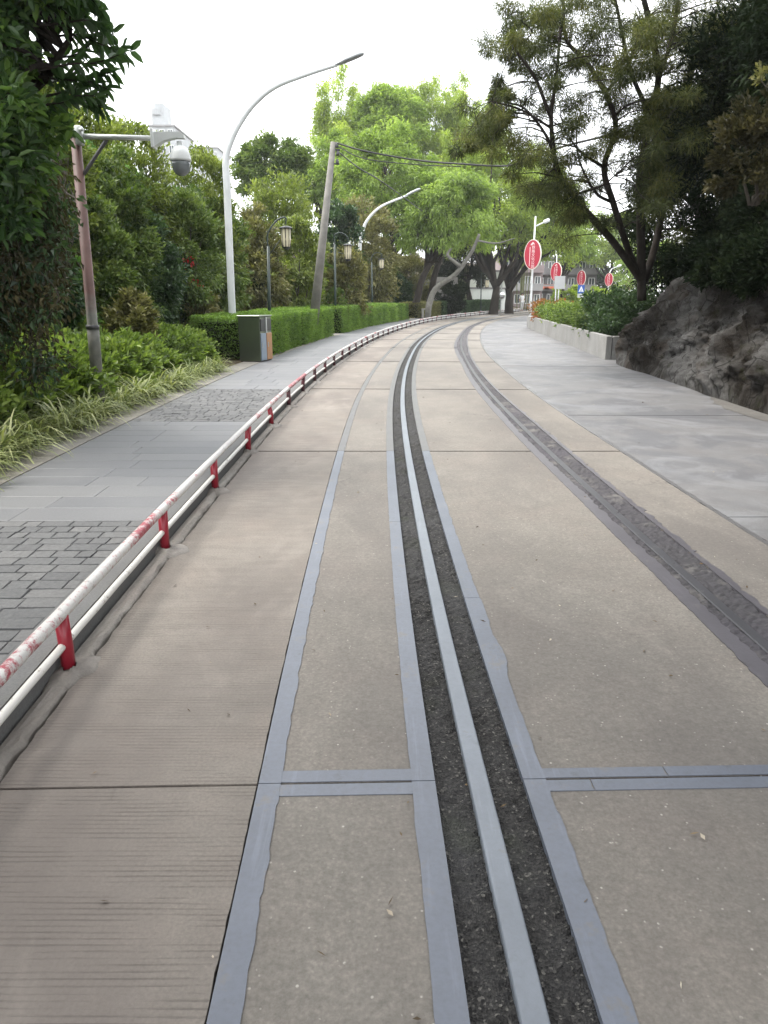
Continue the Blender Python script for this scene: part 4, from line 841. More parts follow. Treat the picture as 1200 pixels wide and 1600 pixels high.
# ---- striped grass clumps along the path
def grass_proto(seed, n=170):
    r = rng(seed); S = 6; az = r.uniform(0, 2 * math.pi, n); ln = r.uniform(.36, .66, n); el = r.uniform(.55, 1.45, n); wd = r.uniform(.007, .0125, n)
    V = np.zeros((n, S, 2, 3)); p = np.stack([r.normal(size=n) * .05, r.normal(size=n) * .05, np.zeros(n)], 1); e = el.copy()
    side = np.stack([-np.sin(az), np.cos(az), np.zeros(n)], 1); curl = r.uniform(.22, .42, n)
    for k in range(S):
        w_ = wd * (1 - (k / (S - 1)) ** 2.2) * (1 if k else .7)
        V[:, k, 0] = p - side * w_[:, None]; V[:, k, 1] = p + side * w_[:, None]
        p = p + np.stack([np.cos(az) * np.cos(e), np.sin(az) * np.cos(e), np.sin(e)], 1) * (ln / (S - 1))[:, None]; e = e - curl * (1 + .25 * k)
    V[..., 2] = np.maximum(V[..., 2], .012)
    i, k = np.meshgrid(np.arange(n), np.arange(S - 1), indexing='ij'); q = (i * S * 2 + k * 2).ravel()
    return V.reshape(-1, 3), np.stack([q, q + 1, q + 3, q + 2], 1), np.repeat(np.clip(r.beta(1.6, 1.6, n), 0, 1), S * 2)
r = rng(101); protos = []
spots = []
q = 3.7
while q < 14.6: spots.append((q, -3.66 + r.normal() * .05)); q += r.uniform(.5, .68)
for q in np.arange(4.0, 12.5, 1.5): spots.append((q + r.normal() * .1, -4.02 + r.normal() * .05))
gnames = {}
for i, (q, d) in enumerate(spots):
    p = on_hill(q, d)
    if i < 4:
        o = thing('grass_clump', 'x', 'grass clump', p); V, Fq, T = grass_proto(110 + i); np_mesh('blades', V, Fq, L['grass'], o, T); protos.append(o)
    else:
        o = copy_tree(protos[i % 4]); o.location = p
    o.rotation_euler = (0, 0, r.uniform(0, 6.28)); k = r.uniform(.95, 1.3); o.scale = (k, k, k * r.uniform(.85, 1.05))
    tag(o, 'arching striped yellow green grass clump along the edging of the grey path', 'grass clump', 'striped grass clumps along the path edge')

# ---- low broad-leaved shrubs behind the grass
r = rng(131); sp = []
for k in range(4):
    sp.append(bush('broadleaf_shrub', 'x', 'shrub', (0, 0, 0), (.78, .78, .42), .42, 'shrub', 140 + k, 5200, .092, .055, 46, cr=.52, low=-.5, kind='leaf', up=.75, stems=4, droop=.12, group='broad leaved shrubs behind the grass'))
    COL.objects.unlink(sp[-1]) if False else None
first = [True] * 4
i = 0
for d, dv, v0, v1 in ((-4.62, .95, 4.4, 15.4), (-5.5, 1.05, 4.9, 16.2), (-6.5, 1.15, 5.6, 16.6)):
    for q in np.arange(v0, v1, dv):
        
        k = i % 4; o = sp[k] if first[k] else copy_tree(sp[k]); first[k] = False; i += 1
        o.location = on_hill(q + r.normal() * .1, d + r.normal() * .08); o.rotation_euler = (0, 0, r.uniform(0, 6.28)); z = r.uniform(.9, 1.1); o.scale = (z, z, z * (.92 if d > -5 else 1.0))
        tag(o, 'low bright green broad leaved shrub in the bed between grass clumps and hillside', 'shrub')

# ---- creeping ground cover over the whole left hillside
r = rng(151); n = 130000; vq = 4 + 40 * r.random(n) ** 1.25; dq = -6.0 - 9 * r.random(n) ** 1.2; pp = R(vq, dq, hill_z(vq, dq) + .03 + .12 * r.random(n))
D = r.normal(size=(n, 3)) * .6 + np.array([.45, -.3, .55]); V, Fq, k = leaf_geo(r, pp, D, r.uniform(.08, .17, n) * (1 + vq * .012), r.uniform(.05, .09, n) * (1 + vq * .012), .2, .2)
T = np.clip(.5 + .35 * fbm(vq, dq, 7, .8) + r.normal(size=n) * .18, 0, 1); o = np_mesh('ground_cover', V, Fq, L['ivy'], None, np.repeat(T, k)); tag(o, 'light green creeper covering the slope behind the shrubs', 'ground cover', None, 'stuff')

# ---- bushes on the left hillside
BS = [
 ('yellow green bush on the hill crest, above the camera pole top', 130, 205, 17, 75, 70, 'olive', 7500, .15, .05),
 ('yellow green bush on the skyline just left of the white apartment tower', 205, 235, 19.5, 62, 55, 'olive', 6500, .15, .05),
 ('olive bush below the camera arm, beside the brace', 175, 285, 16, 62, 55, 'green', 6500, .13, .055),
 ('mid green bush directly under the dome camera', 270, 330, 20, 70, 60, 'green', 8000, .14, .055),
 ('yellow green bush on the skyline between dome camera and tall lamp', 312, 275, 25, 58, 50, 'olive', 7000, .17, .055),
 ('dark green bush right of the red pole, halfway down the slope', 215, 385, 17, 66, 56, 'deep', 7500, .12, .06),
 ('green bush behind the middle of the red pole', 140, 350, 14.5, 60, 55, 'green', 6500, .12, .055),
 ('dark bush with red blooms left of the shady hollow', 262, 420, 20, 46, 42, 'deep', 5500, .13, .06),
 ('copper leaved round bush behind the bright shrubs, right of the red pole foot', 205, 490, 13.5, 40, 36, 'brown', 4200, .10, .06),
 ('dry brown bush low in the dark hollow left of the white lamp', 312, 475, 20, 34, 26, 'brown', 3600, .12, .06),
 ('dense bush overhanging the dark hollow, behind the tall white lamp', 335, 350, 25, 58, 52, 'green', 7500, .17, .065),
 ('dull olive bush between the tall lamp and the largest lantern', 405, 370, 28, 46, 50, 'brown', 6000, .18, .07),
 ('bright yellow green hanging bush behind the largest lantern', 465, 400, 31, 40, 75, 'olive', 8000, .19, .065),
 ('yellow green spreading bush at the foot of the leaning pole top, left side', 440, 305, 34, 66, 46, 'olive', 8000, .22, .07),
 ('brown and green bush around the second lantern', 540, 430, 34, 36, 46, 'brown', 5500, .18, .08),
 ('dry brownish bush with pale leaves behind the second lamp pole', 575, 350, 46, 50, 58, 'brown', 7500, .24, .09),
 ('dark green bush right of the leaning pole, halfway up', 530, 340, 40, 34, 54, 'deep', 5500, .22, .10),
 ('bush coloured dark as shade filling the hollow between lamp and lantern', 365, 440, 30, 66, 50, 'dark', 6500, .2, .09),  # near-black leaves: the shade of the hollow is put into their colour
 ('bush coloured dark as shade at the back of the hollow under the red blooms', 300, 440, 26, 46, 50, 'dark', 5000, .18, .08),  # leaf colour carries the darkness of the hollow's shade here too
 ('green bush on the slope above the copper leaved bush', 190, 435, 16, 42, 36, 'green', 5000, .11, .055),
 ('shaded bush at the left edge under the large leaved tree', 25, 330, 12, 80, 90, 'deep', 8000, .12, .06),
 ('light green bush at the hill crest behind the large leaved tree', 60, 180, 14, 70, 66, 'olive', 6500, .13, .05),
 ('pale green bush on the slope left of the red pole', 85, 420, 12.5, 46, 44, 'ivy', 5500, .11, .06),
 ('dark green bush below the two trunks left of the second lamp', 560, 470, 46, 26, 24, 'deep', 3500, .2, .09),
]
for i, (lb, x, y, Y, a, b, mt, n, ln, wd) in enumerate(BS):
    pbush(lb, x, y, Y, a, b, mt, 200 + i, n, ln, wd, clumps=52, bloom=2 if 'red blooms' in lb else None, cr=.36, droop=.25, shell=.4)
pbush('round clipped bush at the foot of the second lantern post', 525, 466, 30.5, 20, 19, 'green', 260, 5000, .06, .035, name='clipped_bush', group=None, clumps=120, cr=.16, shell=.93, low=-.8, stems=2)

# ---- clipped hedges along the path
def hedge(label, v0, v1, d0, d1, h0, h1, mat, seed, per=900, Ln=.06, Wd=.036, group='clipped hedges along the path', z0=.1, base=None, core='dark', amp=.05):
    """box hedge between track positions; leaves on the shell, solid dark fill added inside"""
    r = rng(seed); Lh = v1 - v0; D_ = abs(d1 - d0); hm = (h0 + h1) / 2; A_ = [Lh * hm, Lh * hm, Lh * D_, D_ * hm, D_ * hm]; n = int(per * sum(A_)); f = r.choice(5, n, p=np.array(A_) / sum(A_))
    a, b = r.random(n), r.random(n); dd = np.abs(r.normal(size=n)) * .05
    vq = np.where(f < 3, v0 + a * Lh, np.where(f == 3, v0 + dd, v1 - dd)); hh = h0 + (h1 - h0) * (vq - v0) / Lh
    dq = np.where(f == 0, d0 - dd * np.sign(d0 - d1), np.where(f == 1, d1 + dd * np.sign(d0 - d1), d0 + (d1 - d0) * (b if True else a))); zq = np.where(f == 2, hh - dd, b * hh)
    dq = np.where(f < 2, dq, d0 + (d1 - d0) * b); zq = np.where((f == 3) | (f == 4), r.random(n) * hh, zq)
    w_ = amp * fbm(vq, zq * 1.5 + dq, seed, 1.6, 4); N = np.zeros((n, 3)); s = np.sign(d0 - d1)
    N[f == 0] = (s, 0, .35); N[f == 1] = (-s, 0, .35); N[f == 2] = (0, 0, 1); N[f == 3] = (0, -1, .3); N[f == 4] = (0, 1, .3)
    pp = R(vq, dq, z0 + zq) + N * w_[:, None]; ori = np.array(R(v0, d0, z0))
    D = N * .7 + r.normal(size=(n, 3)) * .6 + [0, 0, .3]; V, Fq, k = leaf_geo(r, pp - ori, D, r.uniform(.7, 1.3, n) * Ln, r.uniform(.7, 1.3, n) * Wd)
    T = np.clip(.45 + .30 * fbm(vq * 1.5, zq + dq, seed + 1, 2.2, 3) + .12 * (f == 2) + r.normal(size=n) * .16, 0, 1)
    o = thing('hedge', label, 'hedge', ori, 0, group); np_mesh('foliage', V, Fq, L[mat], o, np.repeat(T, k))
    m_ = .13; vv = np.linspace(v0 + m_, v1 - m_, max(3, int(Lh / .5))); hh = h0 + (h1 - h0) * (vv - v0) / Lh - m_; mn, mx_ = min(d0, d1) + m_, max(d0, d1) - m_
    cs = np.stack([R(vv, np.full_like(vv, mn), z0), R(vv, np.full_like(vv, mn), z0 + hh), R(vv, np.full_like(vv, mx_), z0 + hh), R(vv, np.full_like(vv, mx_), z0)], 1) - ori
    nn = len(vv); Fq = [(i * 4 + j, i * 4 + (j + 1) % 4, (i + 1) * 4 + (j + 1) % 4, (i + 1) * 4 + j) for i in range(nn - 1) for j in range(4)] + [(0, 1, 2, 3), (nn*4-1, nn*4-2, nn*4-3, nn*4-4)]
    np_mesh('dark_fill', cs.reshape(-1, 3), Fq, M['hedge_core'], o); return o
M['hedge_core'] = simple('hedge dark fill', (.02, .026, .012), .95, 0, .4, 30, .6, .1)  # dark solid box added inside each hedge so the leaf shell reads opaque
hedge('clipped box hedge starting right behind the litter bin', 17.3, 21.9, -3.28, -5.0, .92, .95, 'hedge', 301, 1100)
hedge('clipped hedge block between the first hedge and the pale stone block', 22.1, 27.4, -3.25, -4.9, .95, .98, 'hedge', 302, 900, .065, .04)
hedge('clipped hedge block just past the pale stone block, at the second lamp', 29., 34.6, -3.2, -4.8, .98, .98, 'hedge', 303, 650, .08, .048)
hedge('long clipped hedge under the leaning trunks, up to the stone arch', 34.8, 46., -3.2, -4.8, .95, .9, 'hedge', 304, 420, .1, .06)
hedge('brownish low hedge between the stone arch and the low marker', 48.5, 54.5, -3.1, -4.6, .9, .95, 'brown', 305, 350, .12, .07)
hedge('dark green far hedge along the bend before the white wall', 55.5, 76., -3.1, -4.4, .95, .95, 'deep', 306, 260, .14, .08)
# planter hedge (own straight line)
def planter_bush(label, t0, t1, h, mat, seed, n, Ln, Wd, name='hedge', cat='hedge', dx=.85, red=False, wide=.72):
    c = pA + dr * (PL * (t0 + t1) / 2) + nr_ * dx; r = rng(seed); o = thing(name, label, cat, (c.x, c.y, .46), -math.atan2(dr.x, dr.y), 'planting in the concrete planter'); hl = PL * (t1 - t0) / 2
    m = int(26 * hl + 20); cen = np.stack([r.uniform(-wide, wide, m), r.uniform(-hl, hl, m), r.random(m) ** .7 * (h - .12)], 1)
    V, Fq, T = clump_leaves(r, cen, .26, n // m, Ln, Wd, .35, .7, .2, 'quad'); np_mesh('foliage', V, Fq, L[mat], o, T); return o
planter_bush('dark glossy hedge in the near end of the planter beside the rock', .0, .22, 1.15, 'deep', 311, 9000, .11, .055, wide=.8)
planter_bush('mid green hedge in the planter, next to the dark near end', .2, .47, .8, 'green', 312, 9000, .11, .055)
planter_bush('bright green hedge in the planter, before the orange bush', .45, .82, .72, 'shrub', 313, 9000, .12, .06)
planter_bush('orange red tipped bush at the far end of the planter', .80, .99, .78, 'red', 314, 4500, .12, .06, 'bush', 'bush')
for i, (lb, x, y, Y, a, b) in enumerate((('pale green rounded far bush left of the blue sign', 885, 466, 62, 28, 22), ('pale green rounded far bush right of the blue sign', 932, 468, 66, 34, 20))):
    pbush(lb, x, y, Y, a, b, 'bamboo', 320 + i, 4000, .2, .1, group='pale far bushes behind the planter', zb=0.)

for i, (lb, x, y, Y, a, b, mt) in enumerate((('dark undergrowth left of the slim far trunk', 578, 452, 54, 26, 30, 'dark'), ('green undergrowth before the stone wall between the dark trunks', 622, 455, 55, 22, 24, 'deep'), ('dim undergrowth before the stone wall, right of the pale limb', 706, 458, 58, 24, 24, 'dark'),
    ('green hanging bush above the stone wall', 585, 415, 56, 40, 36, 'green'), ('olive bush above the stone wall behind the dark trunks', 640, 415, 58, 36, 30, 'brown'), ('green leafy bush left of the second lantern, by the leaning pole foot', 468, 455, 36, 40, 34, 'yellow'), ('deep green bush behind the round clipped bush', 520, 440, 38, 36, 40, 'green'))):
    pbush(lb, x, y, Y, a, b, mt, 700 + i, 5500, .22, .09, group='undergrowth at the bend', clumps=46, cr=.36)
# ---- trees of the bend
gt = 'trees at the bend'
def ptree(label, bx_, by_, tx, ty, cx_, cy_, Y, rx_, rz_, mat, seed, **kw):
    s = Y / F; b_ = P(bx_, by_, Y); b_.z = 0; t_ = P(tx, ty, Y); c = P(cx_, cy_, Y); kw.setdefault('group', gt)
    return tree(kw.pop('name', 'leafy_tree'), label, b_, t_, c, (rx_ * s, rx_ * s * .8, rz_ * s), mat, seed, **kw)
ptree('dark green dense tree on the skyline left of the leaning pole', 420, 470, 425, 330, 425, 266, 46, 58, 46, 'green', 401, n=13000, Ln=.24, Wd=.11, r0=.2)
ptree('fresh green tree with slim trunk just right of the second lamp', 598, 480, 612, 405, 605, 292, 52, 76, 78, 'fresh', 402, n=22000, clumps=75, Ln=.3, Wd=.09, r0=.2, hang=.4)
ptree('bright green drooping tree with dark trunk leaning right', 637, 480, 672, 412, 700, 340, 50, 72, 70, 'fresh', 403, n=20000, clumps=70, Ln=.32, Wd=.075, r0=.24, hang=.75, lean=(.3, 0))
ptree('dark double stemmed leaning tree beside the pale limb', 664, 482, 690, 400, 650, 330, 54, 66, 62, 'green', 404, n=13000, Ln=.28, Wd=.09, r0=.25, hang=.5)
ptree('yellow green spreading tree, left of the two forked far trunks', 771, 486, 776, 446, 770, 325, 64, 72, 88, 'yellow', 405, n=22000, clumps=80, Ln=.3, Wd=.1, r0=.38, limbs=14, hang=.2)
ptree('yellow green spreading tree, right of the two forked far trunks', 796, 486, 794, 450, 838, 350, 67, 70, 72, 'yellow', 406, n=18000, clumps=70, Ln=.3, Wd=.1, r0=.38, limbs=14, hang=.2)
ptree('fresh green tree arching over the first oval sign', 880, 480, 878, 430, 880, 370, 80, 52, 46, 'fresh', 407, n=13000, Ln=.36, Wd=.13, r0=.3, hang=.4)
ptree('bright far tree behind the leaning post with short arm', 960, 480, 958, 440, 945, 385, 110, 62, 48, 'yellow', 408, n=13000, Ln=.45, Wd=.18, r0=.35)
ptree('dim green far tree behind the blue pedestrian sign', 920, 480, 922, 450, 925, 440, 118, 42, 26, 'deep', 409, n=7000, Ln=.4, Wd=.18, r0=.3)
ptree('fresh far tree seen beneath the needle tree beside its trunk foot', 1010, 480, 1008, 450, 1015, 425, 100, 56, 44, 'fresh', 413, n=9000, Ln=.4, Wd=.17, r0=.3)
ptree('tall green tree whose top rises behind the slim trunked tree', 600, 470, 602, 330, 606, 205, 68, 52, 52, 'fresh', 410, n=15000, Ln=.36, Wd=.12, r0=.35, hang=.3)
ptree('green tree filling the gap left of the leaning pole top', 505, 480, 505, 330, 520, 285, 58, 50, 62, 'fresh', 411, n=13000, Ln=.32, Wd=.1, r0=.25, hang=.4)
ptree('dark leafy tree hiding the stone wall behind the pale limb', 735, 480, 733, 430, 722, 412, 66, 42, 42, 'dark', 412, n=7000, Ln=.3, Wd=.13, r0=.25)
# pale bare limb
mb = MB(); c = curve_pts([P(668, 484, 49), P(680, 452, 49), P(712, 428, 48.5), P(736, 395, 48), P(749, 366, 47.5)], 6); c[0].z = 0
o = thing('bare_tree', 'pale grey bare leaning tree limb between the dark trunks and the white wall', 'tree', c[0]); mb = MB(c[0]); mb.tube(c, taper(.2, .085, len(c)), 10); mb.tube(curve_pts([c[-3], P(775, 380, 47.5), P(805, 372, 47)], 5), taper(.07, .02, 11), 6); mb.tube(curve_pts([c[14], P(700, 400, 48), P(705, 388, 48)], 5), taper(.13, .07, 11), 6); mb.build('trunk', M['bark_pale'], o, True)
# ---- bamboo
def bamboo(label, x, ytop, Y, nc, spread, seed, mat='bamboo', n=9000):
    r = rng(seed); b_ = P(x, 470, Y); b_.z = max(0, vd_base(b_)); o = thing('bamboo', label, 'bamboo', b_, 0, 'bamboo clumps behind the trees'); top = P(x, ytop, Y).z - b_.z; mb = MB(); cen, rr = [], []
    for k in range(int(nc * 1.5)):
        an = r.uniform(0, 6.28); sp_ = spread * Y / F * (r.random() ** .6); hgt = top * r.uniform(.72, 1.0); e = Vector((math.cos(an) * sp_, math.sin(an) * sp_ * .7, hgt))
        e.z = hgt; p = curve_pts([Vector((e.x * .15, e.y * .15, -.1)), Vector((e.x * .3, e.y * .3, hgt * .5)), Vector((e.x * .6, e.y * .6, hgt * .82)), e], 6); mb.tube(p, taper(.055, .012, len(p)), 5)
        for t_ in np.linspace(.38, 1., 15):
            q = p[int(t_ * (len(p) - 1))]; cen.append(np.array(q) + r.normal(size=3) * (.25 + .75 * (1 - t_))); rr.append(.3 + 1.1 * (1.05 - t_) ** .7)
    V, Fq, T = clump_leaves(r, cen, rr, n // len(cen), .40, .075, .1, .5, .25, 'quad', 1.1, hang=.45); np_mesh('leaves', V, Fq, L[mat], o, T); mb.build('culm', M['culm'], o, True); return o
M['culm'] = simple('bamboo culm', (.13, .14, .05), .5, 0, .3, 3)
for i, a in enumerate((('tall pale bamboo clump at the left end, behind the tall lamp arm', 535, 108, 72, 9, 44), ('feathery bamboo spire left of centre behind the dark green tree', 588, 135, 76, 7, 36), ('pointed yellow bamboo spire standing highest at the centre', 645, 112, 74, 7, 22),
    ('yellow bamboo clump right of the central spire', 697, 122, 74, 9, 38), ('bamboo clump meeting the dark needle tree', 752, 128, 76, 9, 46), ('lower bright bamboo behind the cable', 720, 215, 66, 9, 55), ('low pale bamboo at the right, behind the needle tree branches', 815, 220, 80, 9, 60), ('airy bamboo beside the leaning pole top', 562, 190, 68, 8, 40))):
    bamboo(a[0], *a[1:], 430 + i, n=26000 if i in (0, 3, 4, 5) else 19000)

# ---- large leaved tree at the top left
def clump_tree(name, label, base, cl, mat, seed, per, Ln, Wd, stems, kind='quad', hang=0., twig=0, r_t=.02, bark='bark', group=None, droop=.2, up=.15, flat=.8):
    """tree from stems [(points, r0, r1)] and clumps [(x, y, Y, rpx)] given on the photograph's planes"""
    r = rng(seed); base = Vector(base); o = thing(name, label, 'tree', base, 0, group); cen = np.array([np.array(P(x, y, Y) - base) for x, y, Y, q in cl]); rr = np.array([q * Y / F for x, y, Y, q in cl])
    V, Fq, T = clump_leaves(r, cen, rr, per, Ln, Wd, up, .55, droop, kind, flat, None, hang=hang); np_mesh('crown', V, Fq, L[mat], o, T)
    mb = MB(); allp = []
    for pts, r0, r1 in stems:
        c = curve_pts([Vector(q) - base for q in pts], 6); mb.tube(c, taper(r0, r1, len(c)), 9); allp += [(q, r0 + (r1 - r0) * i / len(c)) for i, q in enumerate(c)]
    ap = np.array([tuple(q) for q, _ in allp])
    for c in cen[:: max(1, len(cen) // max(twig, 1))] if twig else []:
        k = int(np.argmin(((ap - c) ** 2).sum(1) + (ap[:, 2] > c[2]) * .5)); q, q0 = allp[k]; branch_to(mb, r, q, c, min(r_t, q0 * .7), r_t * .2, .08, n=5)
    mb.build('trunk', M[bark], o, True); return o
r = rng(501); cl = []
for k in range(58):
    x, y = r.uniform(-150, 95), r.uniform(-190, 250)
    if x > 40 + .15 * (220 - y) : x -= 80
    cl.append((x, y, r.uniform(6.2, 8.2), r.uniform(34, 60)))
cl += [(95, 10, 7.4, 34), (70, 200, 7, 38), (40, 250, 7, 44), (20, 300, 7, 44), (10, 345, 6.8, 40)]
tb = Vector((-5.3, 7.6, 0)); tb.z = vd_base(tb) - .1
clump_tree('large_leaved_tree', 'dark large leaved tree overhanging the top left corner above the red pole', tb, cl, 'big', 502, 230, .115, .052, [([tb, tb + Vector((.1, -.1, 1.6)), tb + Vector((.3, -.3, 3.4)), tb + Vector((.7, -.5, 5.4))], .24, .1), ([tb + Vector((.2, -.2, 2.6)), P(30, 150, 7.2), P(110, 60, 6.9)], .08, .02)], 'leaf', twig=40, r_t=.03)
# long leafy twigs reaching into the sky
r = rng(503); o = None; V0, F0, T0 = [], [], []; mb = MB(tb); nb = 0
for pts in ([(60,60),(120,55),(165,72),(203,80)], [(60,110),(110,100),(150,98),(190,84)], [(60,120),(105,125),(140,128),(170,140)], [(70,150),(110,145),(140,160),(160,168)], [(90,20),(120,12),(148,6),(158,22)], [(80,90),(120,85),(150,62),(178,52)], [(70,130),(120,120),(150,118),(176,112)], [(60,40),(105,35),(135,32),(165,44)], [(60,165),(95,160),(120,150),(150,150)], [(95,-20),(125,-10),(150,5),(160,30)]):
    Y = 6.9 + r.normal() * .12; c = curve_pts([P(x, y, Y + .05 * k) for k, (x, y) in enumerate(pts)], 8); mb.tube(c, taper(.012, .004, len(c)), 5)
    for q in range(3, len(c), 1):
        t_ = (c[q] - c[q - 1]).normalized()
        for s in (-1, 1):
            if r.random() < .25: continue
            D = np.array(t_) * .7 + np.array([0, r.normal() * .5, s * .45 - .25]) + r.normal(size=3) * .3
            v_, f_, k_ = leaf_geo(r, np.array([c[q] - tb]), D[None], np.array([r.uniform(.10, .16)]), np.array([r.uniform(.045, .065)]), .2, .25, 'leaf'); V0.append(v_); F0.append(f_ + nb); T0 += [r.random() * .6] * k_; nb += len(v_)
o = [q for q in COL.objects if q.name == 'large_leaved_tree'][0]
mb.build('twig', M['bark'], o, True); np_mesh('leaf_spray', np.concatenate(V0), np.concatenate(F0), L['big'], o, T0)
# hanging dead vines at the left edge
r = rng(510); vb = P(30, 560, 7.9); vb.z = vd_base(vb) - .05; o = thing('vine_curtain', 'tangled brown dead vines hanging at the left edge below the large leaved tree', 'vines', vb); mb = MB(vb); cen = []
for k in range(150):
    x = r.uniform(-70, 70) if k < 110 else r.uniform(40, 100); y0 = r.uniform(190, 330); y1 = y0 + r.uniform(90, 260) * (1 if k < 110 else .7); Y = r.uniform(7.3, 8.6) if k < 110 else r.uniform(9.5, 10.2); ps = [P(x, y0, Y)]
    for j in range(5): ps.append(P(x + r.normal() * 16, y0 + (y1 - y0) * (j + 1) / 5, Y + r.normal() * .12))
    mb.tube(curve_pts(ps, 3), r.uniform(.004, .011), 4, False)
    for q in ps[1:]:
        if k < 110: cen.append(np.array(q - vb))
mb.build('stem', M['twig'], o, True); V, Fq, T = clump_leaves(r, cen, .22, 46, .07, .035, -.2, .5, hang=.4); np_mesh('dead_leaves', V, Fq, L['dim'], o, T)
V, Fq, T = clump_leaves(r, [c for c in cen if r.random() < .3 and c[2] > .6], .24, 70, .085, .045, -.1, .6, hang=.3); np_mesh('creeper_leaves', V, Fq, L['deep'], o, T)

# ---- dark needle tree on the right
tb = P(1003, 452, 17.2); gz = tb.z; tb.z -= .6
def S(pts, r0, r1): return ([P(x, y, Y) for x, y, Y in pts], r0, r1)
stems = [S([(1003,470,17.2),(1002,400,17.2),(1001,330,17.1),(1000,275,17),(1017,183,16.8),(1029,121,16.6),(1021,62,16.4),(1004,-10,16.2)], 0.104, 0.048),
 S([(1003,440,17.2),(985,400,17),(958,317,16.7),(944,262,16.5),(962,200,16.3),(946,146,16.1),(915,95,16),(885,62,15.9),(880,0,15.8)], 0.078, 0.028),
 S([(1000,435,17.2),(960,380,16.6),(929,345,16.2),(896,305,15.8),(870,262,15.5),(861,185,15.3),(868,130,15.2),(876,45,15.1)], 0.083, 0.024),
 S([(1006,440,17.3),(1025,380,17.6),(1040,300,17.8),(1058,200,18),(1090,80,18)], 0.088, 0.056), S([(1029,121,16.6),(1050,60,16.6),(1062,-20,16.5)], 0.050, 0.032), S([(1017,183,16.8),(985,110,16.7),(970,40,16.6),(955,-30,16.5)], 0.050, 0.024),
 S([(870,262,15.5),(855,215,15.3),(820,170,15.1),(790,160,15)], 0.036, 0.012), S([(861,185,15.3),(835,120,15.1),(800,70,15),(790,30,15)], 0.036, 0.012), S([(861,200,15.3),(815,172,15),(768,158,14.8)], 0.025, 0.010),
 S([(944,262,16.5),(905,235,16.2),(880,200,16)], 0.036, 0.012), S([(896,305,15.8),(940,290,15.5),(960,275,15.4)], 0.029, 0.012), S([(946,146,16.1),(985,95,16),(1000,40,16)], 0.036, 0.016), S([(958,317,16.7),(930,300,16.4),(905,250,16.2),(900,200,16.1)], 0.036, 0.012)]
r = rng(521); cl = []
for (x, y, q, m) in ((800,60,46,10),(860,30,50,12),(790,160,34,7),(770,150,26,5),(850,140,44,8),(770,215,44,9),(800,245,56,11),(860,235,50,9),(830,300,46,5),(880,320,46,7),(930,330,40,6),(920,180,46,7),(960,60,60,10),(930,10,60,9),(1010,20,60,8),(905,270,46,7),(970,240,46,7),(1060,60,70,14),(1090,150,66,14),(1120,40,70,14),(1050,300,56,12),(1030,230,44,6),(1070,220,50,9),(745,225,24,4),(1000,110,50,9),(1045,180,50,9),(1000,200,40,6),(960,150,44,7),(1010,300,40,6),(1060,120,55,10),(930,110,40,6),(1040,20,50,8),(835,55,40,6),(885,110,40,6)):
    for _ in range(m): cl.append((x + r.normal() * q * .55, y + r.normal() * q * .5, 16 + r.normal() * .9 + (x - 900) * .004, q * r.uniform(.28, .5)))
o = clump_tree('needle_tree', 'large dark needle leaved tree with several leaning trunks above the rock', tb, cl, 'needle', 522, 400, .14, .0125, stems, 'quad', twig=170, r_t=.016, droop=.3, up=.1, hang=.25, flat=.6)
# ---- dark crowns over the rock bank
gd = 'dark trees on the rocky bank'
def bank_tree(label, x, Y, z0, hgt, rad3, mat, seed, n, Ln=.2, Wd=.042, r0=.2):
    n = int(n * 1.8)
    tree('dark_tree', label, (x, Y, z0), (x - .2, Y, z0 + hgt * .45), (x - .5, Y, z0 + hgt * .68), rad3, mat, seed, n=n, clumps=70, Ln=Ln, Wd=Wd, r0=r0, group=gd, low=-1., cr=.3, shell=.2)
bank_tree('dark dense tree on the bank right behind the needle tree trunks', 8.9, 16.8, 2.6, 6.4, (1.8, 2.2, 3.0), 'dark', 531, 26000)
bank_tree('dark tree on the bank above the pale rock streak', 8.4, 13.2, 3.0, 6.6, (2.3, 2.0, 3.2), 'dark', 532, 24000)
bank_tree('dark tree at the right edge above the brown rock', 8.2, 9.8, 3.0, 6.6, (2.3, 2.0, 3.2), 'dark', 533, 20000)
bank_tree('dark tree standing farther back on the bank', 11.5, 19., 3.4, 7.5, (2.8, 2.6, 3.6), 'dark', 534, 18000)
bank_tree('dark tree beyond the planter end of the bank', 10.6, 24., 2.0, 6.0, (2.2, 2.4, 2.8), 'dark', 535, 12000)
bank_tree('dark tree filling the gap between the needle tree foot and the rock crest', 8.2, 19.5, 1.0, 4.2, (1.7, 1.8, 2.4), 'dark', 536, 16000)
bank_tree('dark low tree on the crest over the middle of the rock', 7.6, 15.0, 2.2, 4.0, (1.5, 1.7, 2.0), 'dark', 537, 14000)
bank_tree('dark low tree on the crest at the right picture edge', 7.0, 11.4, 2.6, 3.6, (1.3, 1.6, 1.7), 'dark', 538, 12000)
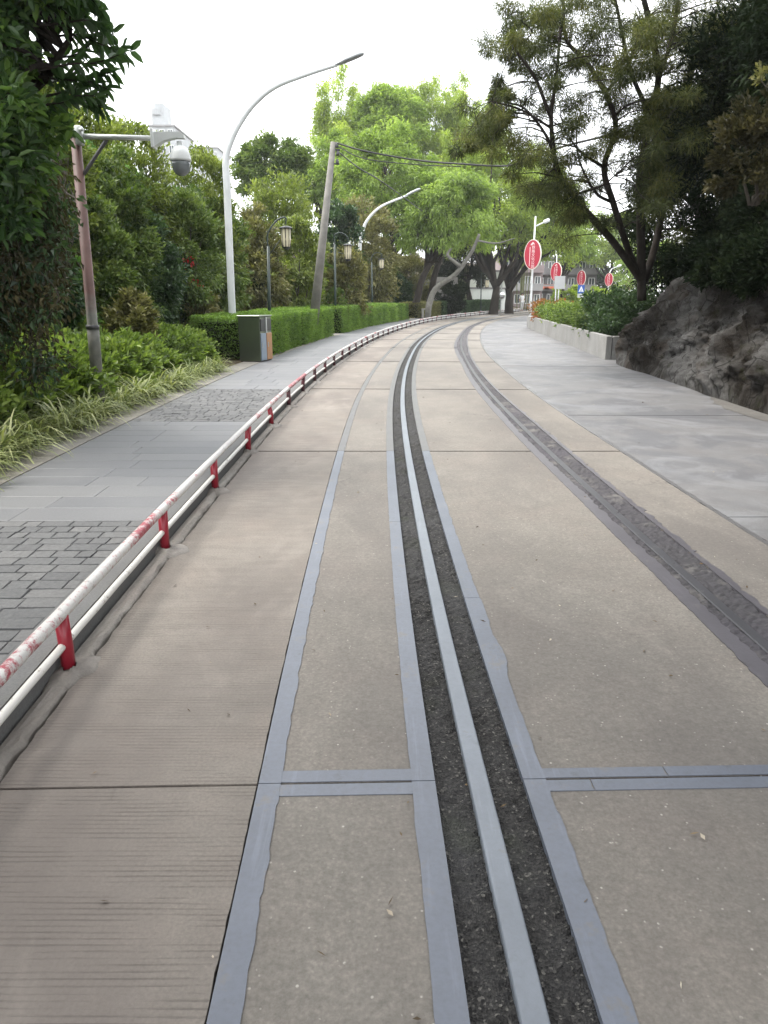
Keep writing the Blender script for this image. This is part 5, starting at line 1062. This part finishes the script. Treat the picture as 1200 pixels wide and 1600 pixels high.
# undergrowth on the bank
r = rng(540)
for i, (lb, v_, h_, a, mt) in enumerate((('dark low bush on top of the rock near the tree foot', 16.2, .60, .8, 'dark'), ('dark low bush on the rock crest, middle of the bank', 13.4, .60, 1.1, 'dark'), ('dim bush on the rock crest nearest the right edge', 10.6, .60, 1.1, 'dim'), ('dim olive bush hanging over the brown rock at the right edge', 8.9, .54, .8, 'brown'),
    ('dark bush behind the crest between tree foot and bank middle', 14.8, .70, 1.2, 'dark'), ('dark tall bush high on the bank above the pale streak', 12.2, .74, 1.4, 'dark'), ('dark tall bush high on the bank at the right edge', 10.0, .76, 1.5, 'dark'), ('dark bush at the back of the bank by the needle tree', 17.3, .8, 1.3, 'dark'), ('dark creeper bush hanging down the brown rock face', 11.6, .46, .6, 'dark'))):
    p = rock_pt(np.array([v_]), np.array([h_]))[0]; bush('bank_bush', lb, 'bush', p, (a, a * 1.2, a * .7), a * .45, mt, 541 + i, 5000, .11, .05, clumps=36, group='bushes on the rocky bank')
for i, (v_, h_, a, mt, lb) in enumerate(((9.6, .47, .75, 'dark', 'dark bush spilling over the rock edge at the right picture border'), (10.9, .50, .8, 'dark', 'dark bush spilling over the rock, second from the right border'), (12.1, .50, .85, 'dark', 'dark bush spilling over the rock above the washed dirt'), (13.2, .50, .8, 'dark', 'dark green bush spilling over the rock above the pale streak'), (14.4, .52, .85, 'dark', 'dark bush spilling over the rock left of the pale streak'), (15.5, .53, .8, 'dark', 'dark bush spilling over the rock toward the planter'))):
    p = rock_pt(np.array([v_]), np.array([h_]))[0]; bush('bank_bush', lb, 'bush', p, (a, a * 1.1, a * .62), a * .3, mt, 561 + i, 6000, .11, .05, clumps=40, group='bushes on the rocky bank')
pbush('brownish shrub with small leaves leaning in from the upper right edge', 1185, 250, 9.2, 70, 120, 'dim', 550, 7000, .075, .04, name='leaning_shrub', group=None, zb=2.6, clumps=60, cr=.3, shell=.3)
pbush('rusty brown shrub sprig high at the right edge', 1205, 125, 9.0, 30, 30, 'brown', 551, 260, .05, .03, name='leaning_shrub', group=None, zb=4.4, clumps=26, cr=.25)

# ---- small litter on the road
r = rng(560); n = 260; vq = 1.0 + 14 * r.random(n) ** 1.4; dq = r.uniform(-1.4, 4.2, n); pp = R(vq, dq, .006); D = r.normal(size=(n, 3)) * [1, 1, .12]
V, Fq, k = leaf_geo(r, pp, D, r.uniform(.008, .034, n), r.uniform(.004, .014, n), .1, .0); o = np_mesh('fallen_leaves', V, Fq, L['litter'], None, np.repeat(np.clip(r.beta(.7, 1.3, n), 0, 1), k)); tag(o, 'tiny fallen leaves and bits scattered over the concrete', 'litter', None, 'stuff')
# ---- unseen trees added behind the viewpoint so their crowns darken the near road
tree('added_shade_tree', 'added unseen tree behind the viewpoint shading the near concrete', (-4.4, -4.5, .1), (-3.6, -4., 3.6), (-2.0, -0.4, 7.6), (5.0, 5.6, 1.9), 'deep', 601, n=22000, clumps=110, Ln=.34, Wd=.17, r0=.25, group='unseen trees added for shade behind the viewpoint', cr=.24, shell=.1)
tree('added_shade_tree', 'added unseen tree right of the viewpoint shading the track', (7.2, -3.4, .1), (6.6, -3.2, 4.), (4.6, -0.4, 8.0), (4.8, 5.6, 2.0), 'deep', 602, n=22000, clumps=110, Ln=.34, Wd=.17, r0=.25, group='unseen trees added for shade behind the viewpoint', cr=.3, shell=.1)
# ---- thin air haze
mb = MB(); mb.box((20, 145, 19), (320, 330, 41)); hz = mb.build('haze', M['haze']); hz['kind'] = 'stuff'
#@@PART4
